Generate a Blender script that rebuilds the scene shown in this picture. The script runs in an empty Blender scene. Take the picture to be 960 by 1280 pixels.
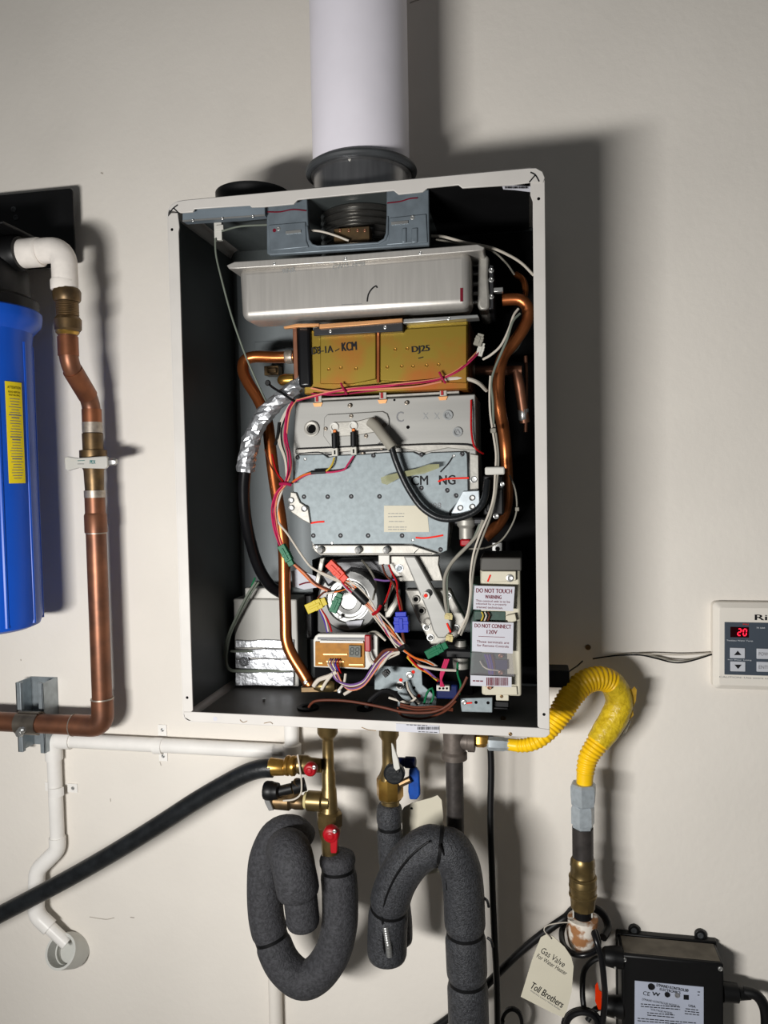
import bpy, bmesh, math, random
from mathutils import Vector, Matrix
random.seed(7)

# ------------------------------------------------------------------ camera
scene = bpy.context.scene
COL = scene.collection
F = 943.3
CAM = Vector((0.2114770748580233, -1.148876094720313, 1.4646135620442413))
RW = Matrix(((0.9823773547598303, 0.0101639337833705, 0.1866317960721751),
             (0.18594111652767542, 0.04830774098622425, -0.981372642447939),
             (-0.018990367019100635, 0.9987807850628965, 0.04556653760847674)))
cd = bpy.data.cameras.new('camera')
cd.sensor_fit = 'AUTO'; cd.sensor_width = 36.0; cd.lens = F / 1280 * 36.0
cd.clip_start = 0.02; cd.clip_end = 50
cam = bpy.data.objects.new('camera', cd); COL.objects.link(cam)
cam.matrix_world = Matrix.Translation(CAM) @ RW.to_4x4()
scene.camera = cam

# ------------------------------------------------------------------ world and light
w = bpy.data.worlds.new('world'); scene.world = w; w.use_nodes = True
bg = w.node_tree.nodes['Background']
bg.inputs[0].default_value = (0.93, 0.97, 1.0, 1); bg.inputs[1].default_value = 0.075

def area(name, loc, target, sx, sy, power, col):
    ld = bpy.data.lights.new(name, 'AREA'); ld.shape = 'RECTANGLE'; ld.size = sx; ld.size_y = sy
    ld.energy = power; ld.color = col
    o = bpy.data.objects.new(name, ld); COL.objects.link(o); o.location = loc
    o.rotation_euler = (Vector(target) - Vector(loc)).to_track_quat('-Z', 'Y').to_euler()
    return o
area('work_light', (-0.33, -1.32, 1.20), (0.32, 0.0, 1.20), 0.38, 0.10, 21.0, (1.0, 0.985, 0.96))

vs = scene.view_settings
vs.view_transform = 'Standard'; vs.look = 'None'; vs.gamma = 1.0; vs.use_curve_mapping = False
vs.exposure = 0.0
scene.cycles.use_denoising = True

# ------------------------------------------------------------------ measuring helpers
def P(u, v, d):
    """the point of the place that stands d metres out from the wall and is seen at (u, v)"""
    dr = RW @ Vector(((u - 480) / F, -(v - 640) / F, -1.0))
    k = (-d - CAM.y) / dr.y
    return CAM + dr * k
def S(n, d):                       # n photo pixels at depth d, in metres
    return n * (1.149 - d) / F
def proj(p):
    q = RW.transposed() @ (Vector(p) - CAM)
    return 480 + F * q.x / -q.z, 640 - F * q.y / -q.z

# ------------------------------------------------------------------ materials
def lin(c):
    c = c / 255.0
    return c / 12.92 if c <= 0.04045 else ((c + 0.055) / 1.055) ** 2.4
MATS = {}
def mat(name, col, rough=0.5, metal=0.0, var=0.12, vscale=25.0, bump=0.0, bscale=250.0, col2=None,
        stretch=None, emit=0.0, alpha=1.0, spec=None, trans=0.0, detail=4.0, lo=0.35, hi=0.65):
    if spec is None: spec = 0.12 if name.split('_')[0] in ('wire', 'con', 'ink', 'seg', 'label', 'board', 'tape', 'darkfill', 'hole', 'led') else (0.5 if metal > 0.4 else 0.32)
    m = bpy.data.materials.new(name); m.use_nodes = True
    nt = m.node_tree; b = nt.nodes['Principled BSDF']
    c = [lin(x) for x in col]
    tc = nt.nodes.new('ShaderNodeTexCoord'); mp = nt.nodes.new('ShaderNodeMapping')
    nt.links.new(tc.outputs['Object'], mp.inputs['Vector'])
    if stretch: mp.inputs['Scale'].default_value = stretch
    nz = nt.nodes.new('ShaderNodeTexNoise'); nz.inputs['Scale'].default_value = vscale
    nz.inputs['Detail'].default_value = detail
    nt.links.new(mp.outputs[0], nz.inputs['Vector'])
    cr = nt.nodes.new('ShaderNodeValToRGB')
    cr.color_ramp.elements[0].position = lo; cr.color_ramp.elements[1].position = hi
    if col2 is None:
        a = [x * (1 - var) for x in c]; z = [min(1, x * (1 + var)) for x in c]
    else:
        a = c; z = [lin(x) for x in col2]
    cr.color_ramp.elements[0].color = (*a, 1); cr.color_ramp.elements[1].color = (*z, 1)
    nt.links.new(nz.outputs[0], cr.inputs[0]); nt.links.new(cr.outputs[0], b.inputs['Base Color'])
    b.inputs['Roughness'].default_value = rough; b.inputs['Metallic'].default_value = metal
    b.inputs['Specular IOR Level'].default_value = spec
    if trans: b.inputs['Transmission Weight'].default_value = trans
    if alpha < 1: b.inputs['Alpha'].default_value = alpha
    if emit:
        b.inputs['Emission Color'].default_value = (*c, 1); b.inputs['Emission Strength'].default_value = emit
    if bump:
        n2 = nt.nodes.new('ShaderNodeTexNoise'); n2.inputs['Scale'].default_value = bscale
        n2.inputs['Detail'].default_value = 3.0
        nt.links.new(mp.outputs[0], n2.inputs['Vector'])
        bp = nt.nodes.new('ShaderNodeBump'); bp.inputs['Strength'].default_value = bump
        bp.inputs['Distance'].default_value = 0.002
        nt.links.new(n2.outputs[0], bp.inputs['Height']); nt.links.new(bp.outputs[0], b.inputs['Normal'])
    MATS[name] = m
    return m
mat('wall', (224, 218, 209), 0.75, var=0.03, vscale=5, bump=0.22, bscale=95)
mat('concrete', (150, 146, 140), 0.85, var=0.15, vscale=6, bump=0.2, bscale=60)
mat('white_enamel', (190, 186, 181), 0.35, var=0.03)
mat('liner_lit', (104, 110, 112), 0.5, 0.1, var=0.06, vscale=12)  # lit copy of the liner paint, brightness put into the colour
mat('liner_floor', (120, 118, 115), 0.5, var=0.10, vscale=20)
mat('liner', (70, 75, 75), 0.45, var=0.10, vscale=9)  # liner paint toned down for the unlit inner walls
mat('rail', (112, 122, 130), 0.45, 0.25, var=0.08)
mat('bracket', (104, 113, 120), 0.42, 0.35, var=0.12, vscale=60)
mat('pvc', (224, 220, 228), 0.4, var=0.02)
mat('pvc_white', (232, 229, 224), 0.35, var=0.03, vscale=40)
mat('pvc_aged', (235, 228, 220), 0.4, var=0.06, vscale=60)
mat('pvc_grey', (196, 196, 190), 0.45, var=0.04)
mat('stainless', (188, 184, 178), 0.36, 0.62, var=0.05, vscale=30, stretch=(8, 8, 0.5))
mat('shaded_steel', (120, 118, 114), 0.25, 0.9, var=0.1)  # steel darkened to stand for the shadow inside the bracket opening
mat('darkfill', (12, 12, 13), 0.9, var=0.2)  # flat black that fills in darkness inside the case
mat('collar_steel', (150, 150, 152), 0.28, 0.9, var=0.1, stretch=(6, 6, 0.6))
mat('steel', (168, 168, 166), 0.33, 0.75, var=0.12)
mat('zinc', (172, 180, 185), 0.36, 0.35, var=0.10, vscale=140)
mat('cast', (150, 147, 140), 0.5, 0.45, var=0.10, vscale=70, bump=0.08)
mat('plate_galv', (128, 137, 140), 0.55, 0.2, var=0.09, vscale=160, detail=6)
mat('plate_alum', (142, 141, 137), 0.5, 0.3, var=0.06, vscale=12, stretch=(0.4, 1, 5))
mat('copper', (186, 112, 66), 0.34, 0.85, col2=(146, 82, 46), vscale=22)
mat('copper_dull', (134, 88, 64), 0.42, 0.65, col2=(104, 70, 54), vscale=30)
mat('copper_fit', (150, 94, 64), 0.42, 0.7, col2=(118, 74, 52), vscale=30)
mat('copper_bright', (186, 108, 58), 0.3, 0.9, col2=(188, 108, 62), vscale=16)
mat('solder', (168, 158, 146), 0.42, 0.7, var=0.2, vscale=120)
mat('exchanger', (152, 82, 28), 0.42, 0.6, col2=(130, 108, 32), vscale=11, lo=0.36, hi=0.56)
mat('exchanger_strip', (206, 150, 100), 0.4, 0.6, var=0.15)
mat('brass', (134, 113, 72), 0.36, 0.8, col2=(108, 92, 60), vscale=45)
mat('brass_bright', (190, 150, 74), 0.3, 0.85, col2=(150, 112, 52), vscale=40)
mat('bronze', (120, 96, 64), 0.42, 0.75, col2=(88, 72, 52), vscale=50)
mat('iron', (62, 58, 56), 0.45, 0.4, var=0.25, vscale=60, bump=0.1)
mat('iron_tee', (96, 88, 82), 0.5, 0.4, var=0.2, vscale=70, bump=0.1)
mat('strut', (156, 164, 168), 0.42, 0.6, var=0.12, vscale=70)
mat('clamp', (112, 104, 94), 0.38, 0.75, var=0.25, vscale=50)
mat('foam', (54, 54, 57), 0.72, var=0.30, vscale=230, bump=0.75, bscale=420, detail=2)
mat('foam_shiny', (50, 51, 54), 0.45, var=0.4, vscale=320, bump=0.8, bscale=560, detail=2)
mat('tape_black', (16, 16, 17), 0.5, var=0.2)
mat('black', (11, 11, 12), 0.45, var=0.2)
mat('black_gloss', (14, 14, 16), 0.28, var=0.2)
mat('black_dusty', (92, 86, 76), 0.75, var=0.22, vscale=40)
mat('rubber', (24, 26, 28), 0.36, var=0.3, vscale=60, bump=0.2, bscale=200)
mat('gasket', (62, 64, 66), 0.5, var=0.15)
mat('hole', (5, 5, 5), 0.9, var=0.0)
mat('filter_blue', (14, 78, 186), 0.36, var=0.06, vscale=6)
mat('label_yellow', (236, 212, 40), 0.5, var=0.03)
mat('label_white', (182, 182, 189), 0.5, var=0.02)
mat('label_silver', (176, 182, 198), 0.4, 0.1, var=0.03)
mat('label_cream', (196, 190, 172), 0.6, var=0.02)
mat('ink', (26, 26, 28), 0.6, var=0.0)
mat('ink_grey', (120, 120, 122), 0.6, var=0.0)
mat('ink_faint', (140, 142, 142), 0.6, var=0.0)
mat('ink_maroon', (100, 14, 32), 0.6, var=0.0)
mat('ink_teal', (40, 110, 110), 0.6, var=0.0)
mat('ink_red', (214, 36, 18), 0.6, var=0.0)
mat('ink_white', (205, 208, 212), 0.6, var=0.0)
mat('red_handle', (150, 10, 22), 0.38, var=0.12)
mat('blue_handle', (8, 62, 140), 0.4, var=0.15, vscale=120)
mat('yellow_flex', (238, 190, 18), 0.38, var=0.07, vscale=60)
mat('yellow_wrap', (214, 184, 40), 0.35, col2=(176, 146, 20), vscale=160, bump=0.7, bscale=200, lo=0.4, hi=0.75)
mat('amber_film', (150, 118, 40), 0.25, var=0.2, vscale=90)
mat('clear_film', (200, 196, 186), 0.15, var=0.05, alpha=0.35)
mat('foil', (206, 208, 212), 0.38, 0.9, var=0.06, bump=0.5, bscale=110)
mat('foil_flat', (196, 198, 202), 0.33, 0.8, var=0.05, bump=0.9, bscale=70)
mat('cream', (188, 182, 163), 0.45, var=0.03)
mat('module_grey', (74, 72, 68), 0.55, var=0.08)
mat('white_plastic', (190, 188, 181), 0.4, var=0.03)
mat('panel_white', (168, 166, 160), 0.5, var=0.03)
mat('board_gold', (150, 98, 6), 0.4, var=0.14, vscale=120)
mat('led_grey', (96, 98, 92), 0.4, var=0.04)
mat('seg_off', (60, 62, 60), 0.5, var=0.0)
mat('seg_red', (255, 34, 60), 0.4, var=0.0, emit=1.6)
mat('led_window', (36, 6, 10), 0.15, var=0.0)
mat('thermo_body', (224, 218, 208), 0.42, var=0.02)
mat('thermo_panel', (66, 74, 84), 0.42, var=0.03)
mat('thermo_button', (188, 190, 196), 0.4, var=0.02)
mat('tape_clear', (150, 150, 112), 0.3, var=0.10, vscale=60, alpha=0.62)
mat('clear_cover', (150, 146, 150), 0.12, var=0.0, alpha=0.22)
mat('putty', (150, 104, 66), 0.75, col2=(214, 206, 194), vscale=55, bump=0.4, bscale=120, lo=0.44, hi=0.56)
mat('scuff', (168, 160, 150), 0.8, var=0.1)
mat('motor', (150, 150, 148), 0.42, 0.7, var=0.15, stretch=(1, 1, 1))
mat('dark_metal', (50, 50, 52), 0.4, 0.5, var=0.2)
for n, c in dict(pink=(176, 44, 84), magenta=(146, 24, 64), white=(186, 178, 166), grey=(134, 130, 120), black=(18, 18, 19),
                 red=(158, 16, 20), orange=(196, 98, 38), purple=(106, 76, 130), brown=(88, 46, 32), yellow=(180, 156, 56),
                 green=(14, 92, 56), greygreen=(106, 112, 102), salmon=(198, 128, 98), violet=(70, 50, 138)).items():
    mat('wire_' + n, c, 0.5, var=0.06)
mat('con_green', (10, 92, 60), 0.38, var=0.06); mat('con_yellow', (176, 156, 8), 0.38, var=0.06)
mat('con_orange', (194, 44, 6), 0.38, var=0.06); mat('con_blue', (16, 38, 160), 0.35, var=0.08)
mat('con_white', (186, 183, 174), 0.4, var=0.03); mat('con_darkblue', (18, 28, 72), 0.4, var=0.08)
mat('con_cream', (184, 170, 122), 0.4, var=0.04); mat('pcb_green', (34, 60, 50), 0.4, var=0.3, vscale=150)

# ------------------------------------------------------------------ mesh builder
class MB:
    def __init__(s): s.v = []; s.f = []; s.mi = []
    def add(s, vs, fs, mi=0):
        o = len(s.v); s.v += [Vector(x) for x in vs]
        for f in fs: s.f.append(tuple(i + o for i in f)); s.mi.append(mi)
        return s
    def box(s, x0, x1, y0, y1, z0, z1, mi=0):
        v = [(x, y, z) for x in (x0, x1) for y in (y0, y1) for z in (z0, z1)]
        f = [(0, 1, 3, 2), (4, 6, 7, 5), (0, 4, 5, 1), (2, 3, 7, 6), (0, 2, 6, 4), (1, 5, 7, 3)]
        return s.add(v, f, mi)
    def pbox(s, u0, v0, u1, v1, d, t, mi=0):
        """box square to the wall; its front face, d out, is seen from (u0,v0) to (u1,v1); t deep"""
        um, vm = (u0 + u1) / 2, (v0 + v1) / 2
        x0, x1 = P(u0, vm, d).x, P(u1, vm, d).x; z1, z0 = P(um, v0, d).z, P(um, v1, d).z
        return s.box(x0, x1, -d, -d + t, z0, z1, mi)
    def prism(s, pts, t, mi=0):
        """closed outline of points, pushed back towards the wall by t"""
        n = len(pts); a = [Vector(p) for p in pts]; b = [p + Vector((0, t, 0)) for p in a]
        f = [tuple(range(n)), tuple(range(2 * n - 1, n - 1, -1))]
        f += [(i, i + n, (i + 1) % n + n, (i + 1) % n) for i in range(n)]
        return s.add(a + b, f, mi)
    def poly(s, px, d, t, mi=0):
        return s.prism([P(u, v, d) for u, v in px], t, mi)
    def tube(s, pts, r, n=12, cap=True, mi=0):
        """pts: Vectors; r: number or list"""
        m = len(pts)
        rs = r if isinstance(r, (list, tuple)) else [r] * m
        tan = []
        for i in range(m):
            a = pts[max(0, i - 1)]; b = pts[min(m - 1, i + 1)]
            t = (b - a); tan.append(t.normalized() if t.length > 1e-9 else Vector((0, 0, 1)))
        up = Vector((0, -1, 0)) if abs(tan[0].y) < 0.9 else Vector((1, 0, 0))
        nn = (up - tan[0] * up.dot(tan[0])).normalized()
        vs = []; fs = []
        for i in range(m):
            nn = (nn - tan[i] * nn.dot(tan[i]))
            nn = nn.normalized() if nn.length > 1e-6 else tan[i].orthogonal().normalized()
            bb = tan[i].cross(nn)
            for k in range(n):
                a = 2 * math.pi * k / n
                vs.append(pts[i] + (nn * math.cos(a) + bb * math.sin(a)) * rs[i])
        for i in range(m - 1):
            for k in range(n):
                k2 = (k + 1) % n
                fs.append((i * n + k, i * n + k2, (i + 1) * n + k2, (i + 1) * n + k))
        if cap:
            fs.append(tuple(range(n - 1, -1, -1))); fs.append(tuple((m - 1) * n + k for k in range(n)))
        return s.add(vs, fs, mi)
    def lathe(s, p0, ax, prof, n=24, mi=0, phase=0.0):
        """prof: (distance along axis, radius)"""
        ax = Vector(ax).normalized(); p0 = Vector(p0)
        a0 = ax.orthogonal().normalized()
        if abs(ax.z) > 0.9: a0 = (Vector((1, 0, 0)) - ax * ax.x).normalized()
        b0 = ax.cross(a0); vs = []; fs = []; m = len(prof)
        for h, r in prof:
            for k in range(n):
                a = 2 * math.pi * k / n + phase
                vs.append(p0 + ax * h + (a0 * math.cos(a) + b0 * math.sin(a)) * max(r, 1e-5))
        for i in range(m - 1):
            for k in range(n):
                k2 = (k + 1) % n
                fs.append((i * n + k, i * n + k2, (i + 1) * n + k2, (i + 1) * n + k))
        if prof[0][1] > 1e-4: fs.append(tuple(range(n - 1, -1, -1)))
        if prof[-1][1] > 1e-4: fs.append(tuple((m - 1) * n + k for k in range(n)))
        return s.add(vs, fs, mi)
    def vl(s, u, vref, d, prof, n=24, mi=0, phase=0.0):
        """upright turned piece: prof = (photo row, radius in photo px) at depth d"""
        x = P(u, vref, d).x
        zs = [(P(u, v, d).z, S(r, d)) for v, r in prof]
        return s.lathe((x, -d, 0), (0, 0, 1), zs, n, mi, phase)
    def hl(s, v, uref, d, prof, n=24, mi=0, phase=0.0):
        """level turned piece along the wall: prof = (photo column, radius px)"""
        z = P(uref, v, d).z
        xs = [(P(u, v, d).x, S(r, d)) for u, r in prof]
        return s.lathe((0, -d, z), (1, 0, 0), xs, n, mi, phase)
    def ol(s, u, v, d, prof, n=20, mi=0, phase=0.0):
        """turned piece pointing out of the wall: prof = (metres out from depth d, radius m)"""
        p = P(u, v, d)
        return s.lathe(p, (0, -1, 0), prof, n, mi, phase)
    def seg(s, a, b, r, n=12, mi=0): return s.tube([Vector(a), Vector(b)], r, n, True, mi)

def curve(pts, step=0.004):
    """smooth path through points"""
    pts = [Vector(p) for p in pts]
    if len(pts) < 3: 
        return pts
    q = [pts[0] * 2 - pts[1]] + pts + [pts[-1] * 2 - pts[-2]]
    out = []
    for i in range(1, len(q) - 2):
        p0, p1, p2, p3 = q[i - 1], q[i], q[i + 1], q[i + 2]
        n = max(2, int((p2 - p1).length / step))
        for k in range(n):
            t = k / n
            out.append(0.5 * ((2 * p1) + (p2 - p0) * t + (2 * p0 - 5 * p1 + 4 * p2 - p3) * t * t + (3 * p1 - p0 - 3 * p2 + p3) * t ** 3))
    out.append(pts[-1]); return out
def pth(px, d=0.2, step=0.004):
    return curve([P(p[0], p[1], p[2] if len(p) > 2 else d) for p in px], step)
def fillet(pts, rad, n=8):
    """straight runs with rounded corners"""
    pts = [Vector(p) for p in pts]; out = [pts[0]]
    for i in range(1, len(pts) - 1):
        a, b, c = pts[i - 1], pts[i], pts[i + 1]
        d1 = (a - b); d2 = (c - b); r = min(rad, d1.length * 0.48, d2.length * 0.48)
        p, q = b + d1.normalized() * r, b + d2.normalized() * r
        for k in range(n + 1):
            t = k / n; out.append(p * (1 - t) ** 2 + b * 2 * t * (1 - t) + q * t * t)
    out.append(pts[-1]); return out

def root_loc(o):
    while o.parent: o = o.parent
    return o.location
def obj(name, mb, m, parent=None, smooth=True, bev=0.0, seg=2, angle=35):
    me = bpy.data.meshes.new(name)
    if parent is None:
        xs = [v.x for v in mb.v]; ys = [v.y for v in mb.v]; zs = [v.z for v in mb.v]
        org = Vector(((min(xs) + max(xs)) / 2, (min(ys) + max(ys)) / 2, min(zs)))
    else: org = root_loc(parent)
    me.from_pydata([v - org for v in mb.v], [], mb.f)
    ms = m if isinstance(m, (list, tuple)) else [m]
    for x in ms: me.materials.append(MATS[x])
    if len(ms) > 1:
        for p, i in zip(me.polygons, mb.mi): p.material_index = i
    bm = bmesh.new(); bm.from_mesh(me); bmesh.ops.recalc_face_normals(bm, faces=bm.faces); bm.to_mesh(me); bm.free()
    if smooth:
        for p in me.polygons: p.use_smooth = True
        me.set_sharp_from_angle(angle=math.radians(angle))
    o = bpy.data.objects.new(name, me); COL.objects.link(o)
    if parent is None: o.location = org
    else: o.parent = parent
    if bev:
        b = o.modifiers.new('bevel', 'BEVEL'); b.width = bev; b.segments = seg; b.limit_method = 'ANGLE'
        b.angle_limit = math.radians(40); b.harden_normals = False
    return o
def thing(name, label, cat, loc, group=None):
    o = bpy.data.objects.new(name, None); COL.objects.link(o); o.location = loc
    o.empty_display_size = 0.02
    o['label'] = label; o['category'] = cat; o['kind'] = 'thing'
    if group: o['group'] = group
    return o
def tag(o, label, cat, group=None):
    o['label'] = label; o['category'] = cat; o['kind'] = 'thing'
    if group: o['group'] = group
    return o
def lab(o, label): o['label'] = label; return o
def struct(name, mb, m, **k):
    o = obj(name, mb, m, None, **k); o['kind'] = 'structure'; return o

# lettering --------------------------------------------------------
def text_mesh(s):
    c = bpy.data.curves.new('t', 'FONT'); c.body = s; c.size = 1; c.extrude = 0; c.resolution_u = 3
    o = bpy.data.objects.new('t', c); COL.objects.link(o)
    bpy.context.view_layer.update()
    me = bpy.data.meshes.new_from_object(o.evaluated_get(bpy.context.evaluated_depsgraph_get()))
    v = [x.co.copy() for x in me.vertices]; f = [tuple(p.vertices) for p in me.polygons]
    bpy.data.objects.remove(o); bpy.data.curves.remove(c); bpy.data.meshes.remove(me)
    x0 = min(p.x for p in v); x1 = max(p.x for p in v); y0 = min(p.y for p in v); y1 = max(p.y for p in v)
    return [((p.x - x0) / (x1 - x0) - 0.5, (p.y - y0) / (y1 - y0) - 0.5) for p in v], f
def text(s, u, v, d, wpx, hpx, m, parent, rot=0.0, name='lettering', bold=0.0, shear=0.0):
    """flat print lying parallel to the wall, centred where (u, v) sees it at depth d"""
    v2, f = text_mesh(s); c = P(u, v, d); W, H = S(wpx, d), S(hpx, d)
    ca, sa = math.cos(math.radians(rot)), math.sin(math.radians(rot)); mb = MB()
    for dx in ([0] if not bold else [-bold, 0, bold]):
        vs = []
        for i, (a, b) in enumerate(v2):
            x = a * W + b * H * shear + S(dx, d); y = b * H
            vs.append(c + Vector((x * ca - y * sa, -0.0004 - (0.00005 * dx), x * sa + y * ca)))
        mb.add(vs, f)
    return obj(name, mb, m, parent, smooth=False)
def stroke(px, d, wpx, m, parent, name='ink_line'):
    """a flat pen stroke on a surface parallel to the wall"""
    pts = pth(px, d, 0.003); n = len(pts); r = S(wpx, d) / 2; mb = MB(); L = []; R = []
    for i in range(n):
        t = (pts[min(n - 1, i + 1)] - pts[max(0, i - 1)]).normalized(); q = Vector((-t.z, 0, t.x)) * r
        L.append(pts[i] + q + Vector((0, -0.0005, 0))); R.append(pts[i] - q + Vector((0, -0.0005, 0)))
    mb.prism(L + R[::-1], 0.0003)
    return obj(name, mb, m, parent, smooth=False)
def lines(rows, d, m, parent, name='small_print', h=0.8):
    """rows of unreadable small print: (u0, u1, v0, v1) as words"""
    mb = MB(); rnd = random.Random(3)
    for (u0, v0, u1, v1) in rows:
        L = math.hypot(u1 - u0, v1 - v0); u = 0.0
        while u < L - 0.5:
            wl = min(rnd.uniform(2, 6), L - u); a, b = u / L, (u + wl) / L
            x0, y0 = u0 + (u1 - u0) * a, v0 + (v1 - v0) * a; x1, y1 = u0 + (u1 - u0) * b, v0 + (v1 - v0) * b
            mb.poly([(x0, y0 - h / 2), (x1, y1 - h / 2), (x1, y1 + h / 2), (x0, y0 + h / 2)], d + 0.0005, 0.0003)
            u += wl + 1.0
    return obj(name, mb, m, parent, smooth=False)
def barcode(u0, v0, u1, v1, d, m, parent, n=22):
    mb = MB(); rnd = random.Random(5); x = u0
    while x < u1:
        w_ = rnd.choice((0.5, 0.5, 1.0)); 
        mb.pbox(x, v0, min(u1, x + w_), v1, d + 0.0005, 0.0003); x += w_ + rnd.choice((0.5, 0.8))
    return obj('barcode', mb, m, parent, smooth=False)

# shared small pieces: screw and hole ---------------------------------
SHARED = {}
def small(name, kind, u, v, d, rpx, m, parent, h=0.0015):
    key = (kind, m)
    if key not in SHARED:
        mb = MB()
        if kind == 'dome':
            mb.lathe((0, 0, 0), (0, -1, 0), [(-0.5, 1), (0.0, 1), (0.35, 0.9), (0.5, 0.6), (0.42, 0.45), (0.2, 0.4), (0.15, 0)], 14)
        elif kind == 'ring':
            mb.lathe((0, 0, 0), (0, -1, 0), [(0, 1), (0.6, 1.0), (0.7, 0.85), (0.6, 0.62), (0.05, 0.6), (0.04, 0)], 18)
        elif kind == 'hexbolt':
            mb.lathe((0, 0, 0), (0, -1, 0), [(0, 1.25), (0.2, 1.25), (0.21, 0.9)], 16)
            mb.lathe((0, 0, 0), (0, -1, 0), [(0.2, 0.9), (1.0, 0.9), (1.15, 0.7), (1.0, 0.4), (0.8, 0)], 6)
        else:
            mb.lathe((0, 0, 0), (0, -1, 0), [(0, 1), (0.12, 1), (0.14, 0)], 14)
        me = bpy.data.meshes.new(name); me.from_pydata(mb.v, [], mb.f); me.materials.append(MATS[m])
        bm = bmesh.new(); bm.from_mesh(me); bmesh.ops.recalc_face_normals(bm, faces=bm.faces); bm.to_mesh(me); bm.free()
        for p in me.polygons: p.use_smooth = True
        me.set_sharp_from_angle(angle=math.radians(40)); SHARED[key] = me
    o = bpy.data.objects.new(name, SHARED[key]); COL.objects.link(o); o.parent = parent
    o.location = P(u, v, d) - root_loc(parent); r = S(rpx, d); o.scale = (r, max(h, r * 0.5), r)
    return o
def screw(u, v, d, r, parent, m='steel'): return small('screw', 'dome', u, v, d, r, m, parent)
def hole(u, v, d, r, parent): return small('screw_hole', 'disc', u, v, d, r, 'hole', parent)
def bolt(u, v, d, r, parent, m='steel'): return small('bolt', 'hexbolt', u, v, d, r, m, parent, h=0.003)
def wire(px, r, m, parent, d=0.2, name='wire'):
    mb = MB(); mb.tube(pth(px, d, 0.004), r, 8)
    return obj(name, mb, 'wire_' + m if 'wire_' + m in MATS else m, parent)
def bundle(px, cols, r, parent, d=0.2, spread=1.6, seed=1, tgt=None):
    rnd = random.Random(seed)
    for c in cols:
        ph = rnd.uniform(0, 6.28); am = rnd.uniform(0.5, 1.0) * spread; q = []
        ox, oy = math.cos(ph) * am, math.sin(ph) * am
        for i, p in enumerate(px):
            dd = p[2] if len(p) > 2 else d
            j = rnd.uniform(-0.4, 0.4) * spread
            q.append((p[0] + ox + j, p[1] + oy * 0.6 - j, dd + rnd.uniform(-1, 1) * r * 1.2))
        wire(q, r, c, parent)
def cblock(u, v, d, L, Wd, ang, t, m, parent, name='wire_connector', latch=None):
    """plug housing: an oblong block with a stepped collar and a latch rib, turned by ang in the wall plane"""
    c = P(u, v, d); l, ww = S(L, d) / 2, S(Wd, d) / 2; mb = MB()
    mb.box(-l, l * 0.55, -t / 2, t / 2, -ww, ww); mb.box(l * 0.55, l, -t * 0.38, t * 0.38, -ww * 0.78, ww * 0.78)
    mb.box(-l * 0.7, l * 0.4, -t / 2 - t * 0.14, -t / 2, -ww * 0.28, ww * 0.28)
    mb.box(-l * 0.2, l * 0.1, -t * 0.55, t * 0.5, -ww * 1.08, ww * 1.08)
    R = Matrix.Rotation(math.radians(-ang), 3, 'Y')
    mb.v = [c + R @ x for x in mb.v]
    return obj(name, mb, m, parent, smooth=False, bev=0.0005)
# ================================================================== structure
mb = MB(); mb.box(-2.2, 2.4, 0.0, 0.12, 0.0, 2.75); struct('wall_back', mb, 'wall', smooth=False)
mb = MB(); mb.box(-2.2, 2.4, -3.2, 0.0, -0.1, 0.0); struct('floor', mb, 'concrete', smooth=False)

# ================================================================== water heater
W2, D0, ZB, ZT = 0.235, 0.24, 1.15, 1.82
WH = thing('water_heater', 'open tankless water heater with white rectangular case and exposed inner parts', 'water heater', (0, -0.12, ZB))
mb = MB()                                                     # outer shell, open at the front
t = 0.0015
def rr(x0, x1, z0, z1, rt, rb, n=6):
    o = []
    for cx, cz, a0, r in ((x1 - rt, z1 - rt, 0, rt), (x0 + rt, z1 - rt, 90, rt), (x0 + rb, z0 + rb, 180, rb), (x1 - rb, z0 + rb, 270, rb)):
        for k in range(n + 1):
            a = math.radians(a0 + 90 * k / n); o.append((cx + r * math.cos(a), cz + r * math.sin(a)))
    return o
oo, ii = rr(-W2, W2, ZB, ZT, 0.017, 0.010), rr(-W2 + t, W2 - t, ZB + t, ZT - t, 0.0155, 0.0085)
n = len(oo)
vs = [(x, -D0, z) for x, z in oo] + [(x, -0.012, z) for x, z in oo] + [(x, -D0, z) for x, z in ii] + [(x, -0.0135, z) for x, z in ii]
fs = []
for i in range(n):
    j = (i + 1) % n
    fs += [(i, j, j + n, i + n), (i + 2 * n, i + 3 * n, j + 3 * n, j + 2 * n), (i, i + 2 * n, j + 2 * n, j)]
fs += [tuple(range(n, 2 * n)), tuple(range(3 * n, 4 * n))]
mb.add(vs, fs); case = obj('case', mb, 'white_enamel', WH)
mb = MB(); mb.box(-W2 + .002, W2 - .002, -0.032, -0.030, ZB + .002, ZT - .002); back = obj('back_panel', mb, 'liner', WH, smooth=False)
for a, b in ((-W2 + .002, -W2 + .0035), (W2 - .0035, W2 - .002)):
    mb = MB(); mb.box(a, b, -D0 + .002, -0.033, ZB + .012, ZT - .016); obj('side_liner', mb, 'liner', WH, smooth=False)
mb = MB(); mb.box(-W2 + .012, W2 - .012, -D0 + .002, -0.033, ZB + .002, ZB + .0045); fl = obj('floor_panel', mb, 'liner_floor', WH, smooth=False)
mb = MB(); mb.box(-W2 + .017, W2 - .017, -D0 + .002, -0.033, ZT - .0045, ZT - .002); obj('top_liner', mb, 'liner', WH, smooth=False)
mb = MB(); mb.pbox(301.5, 330, 400, 770, 0.036, 0.0035); back = obj('lit_back_sheet', mb, 'liner_lit', WH, smooth=False)  # paler sheet added so the left of the back panel looks lit
mb = MB(); mb.pbox(318, 426, 364, 436, 0.0375, 0.002); obj('pressed_panel', mb, 'liner_lit', back, smooth=False, bev=0.0008)

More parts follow.
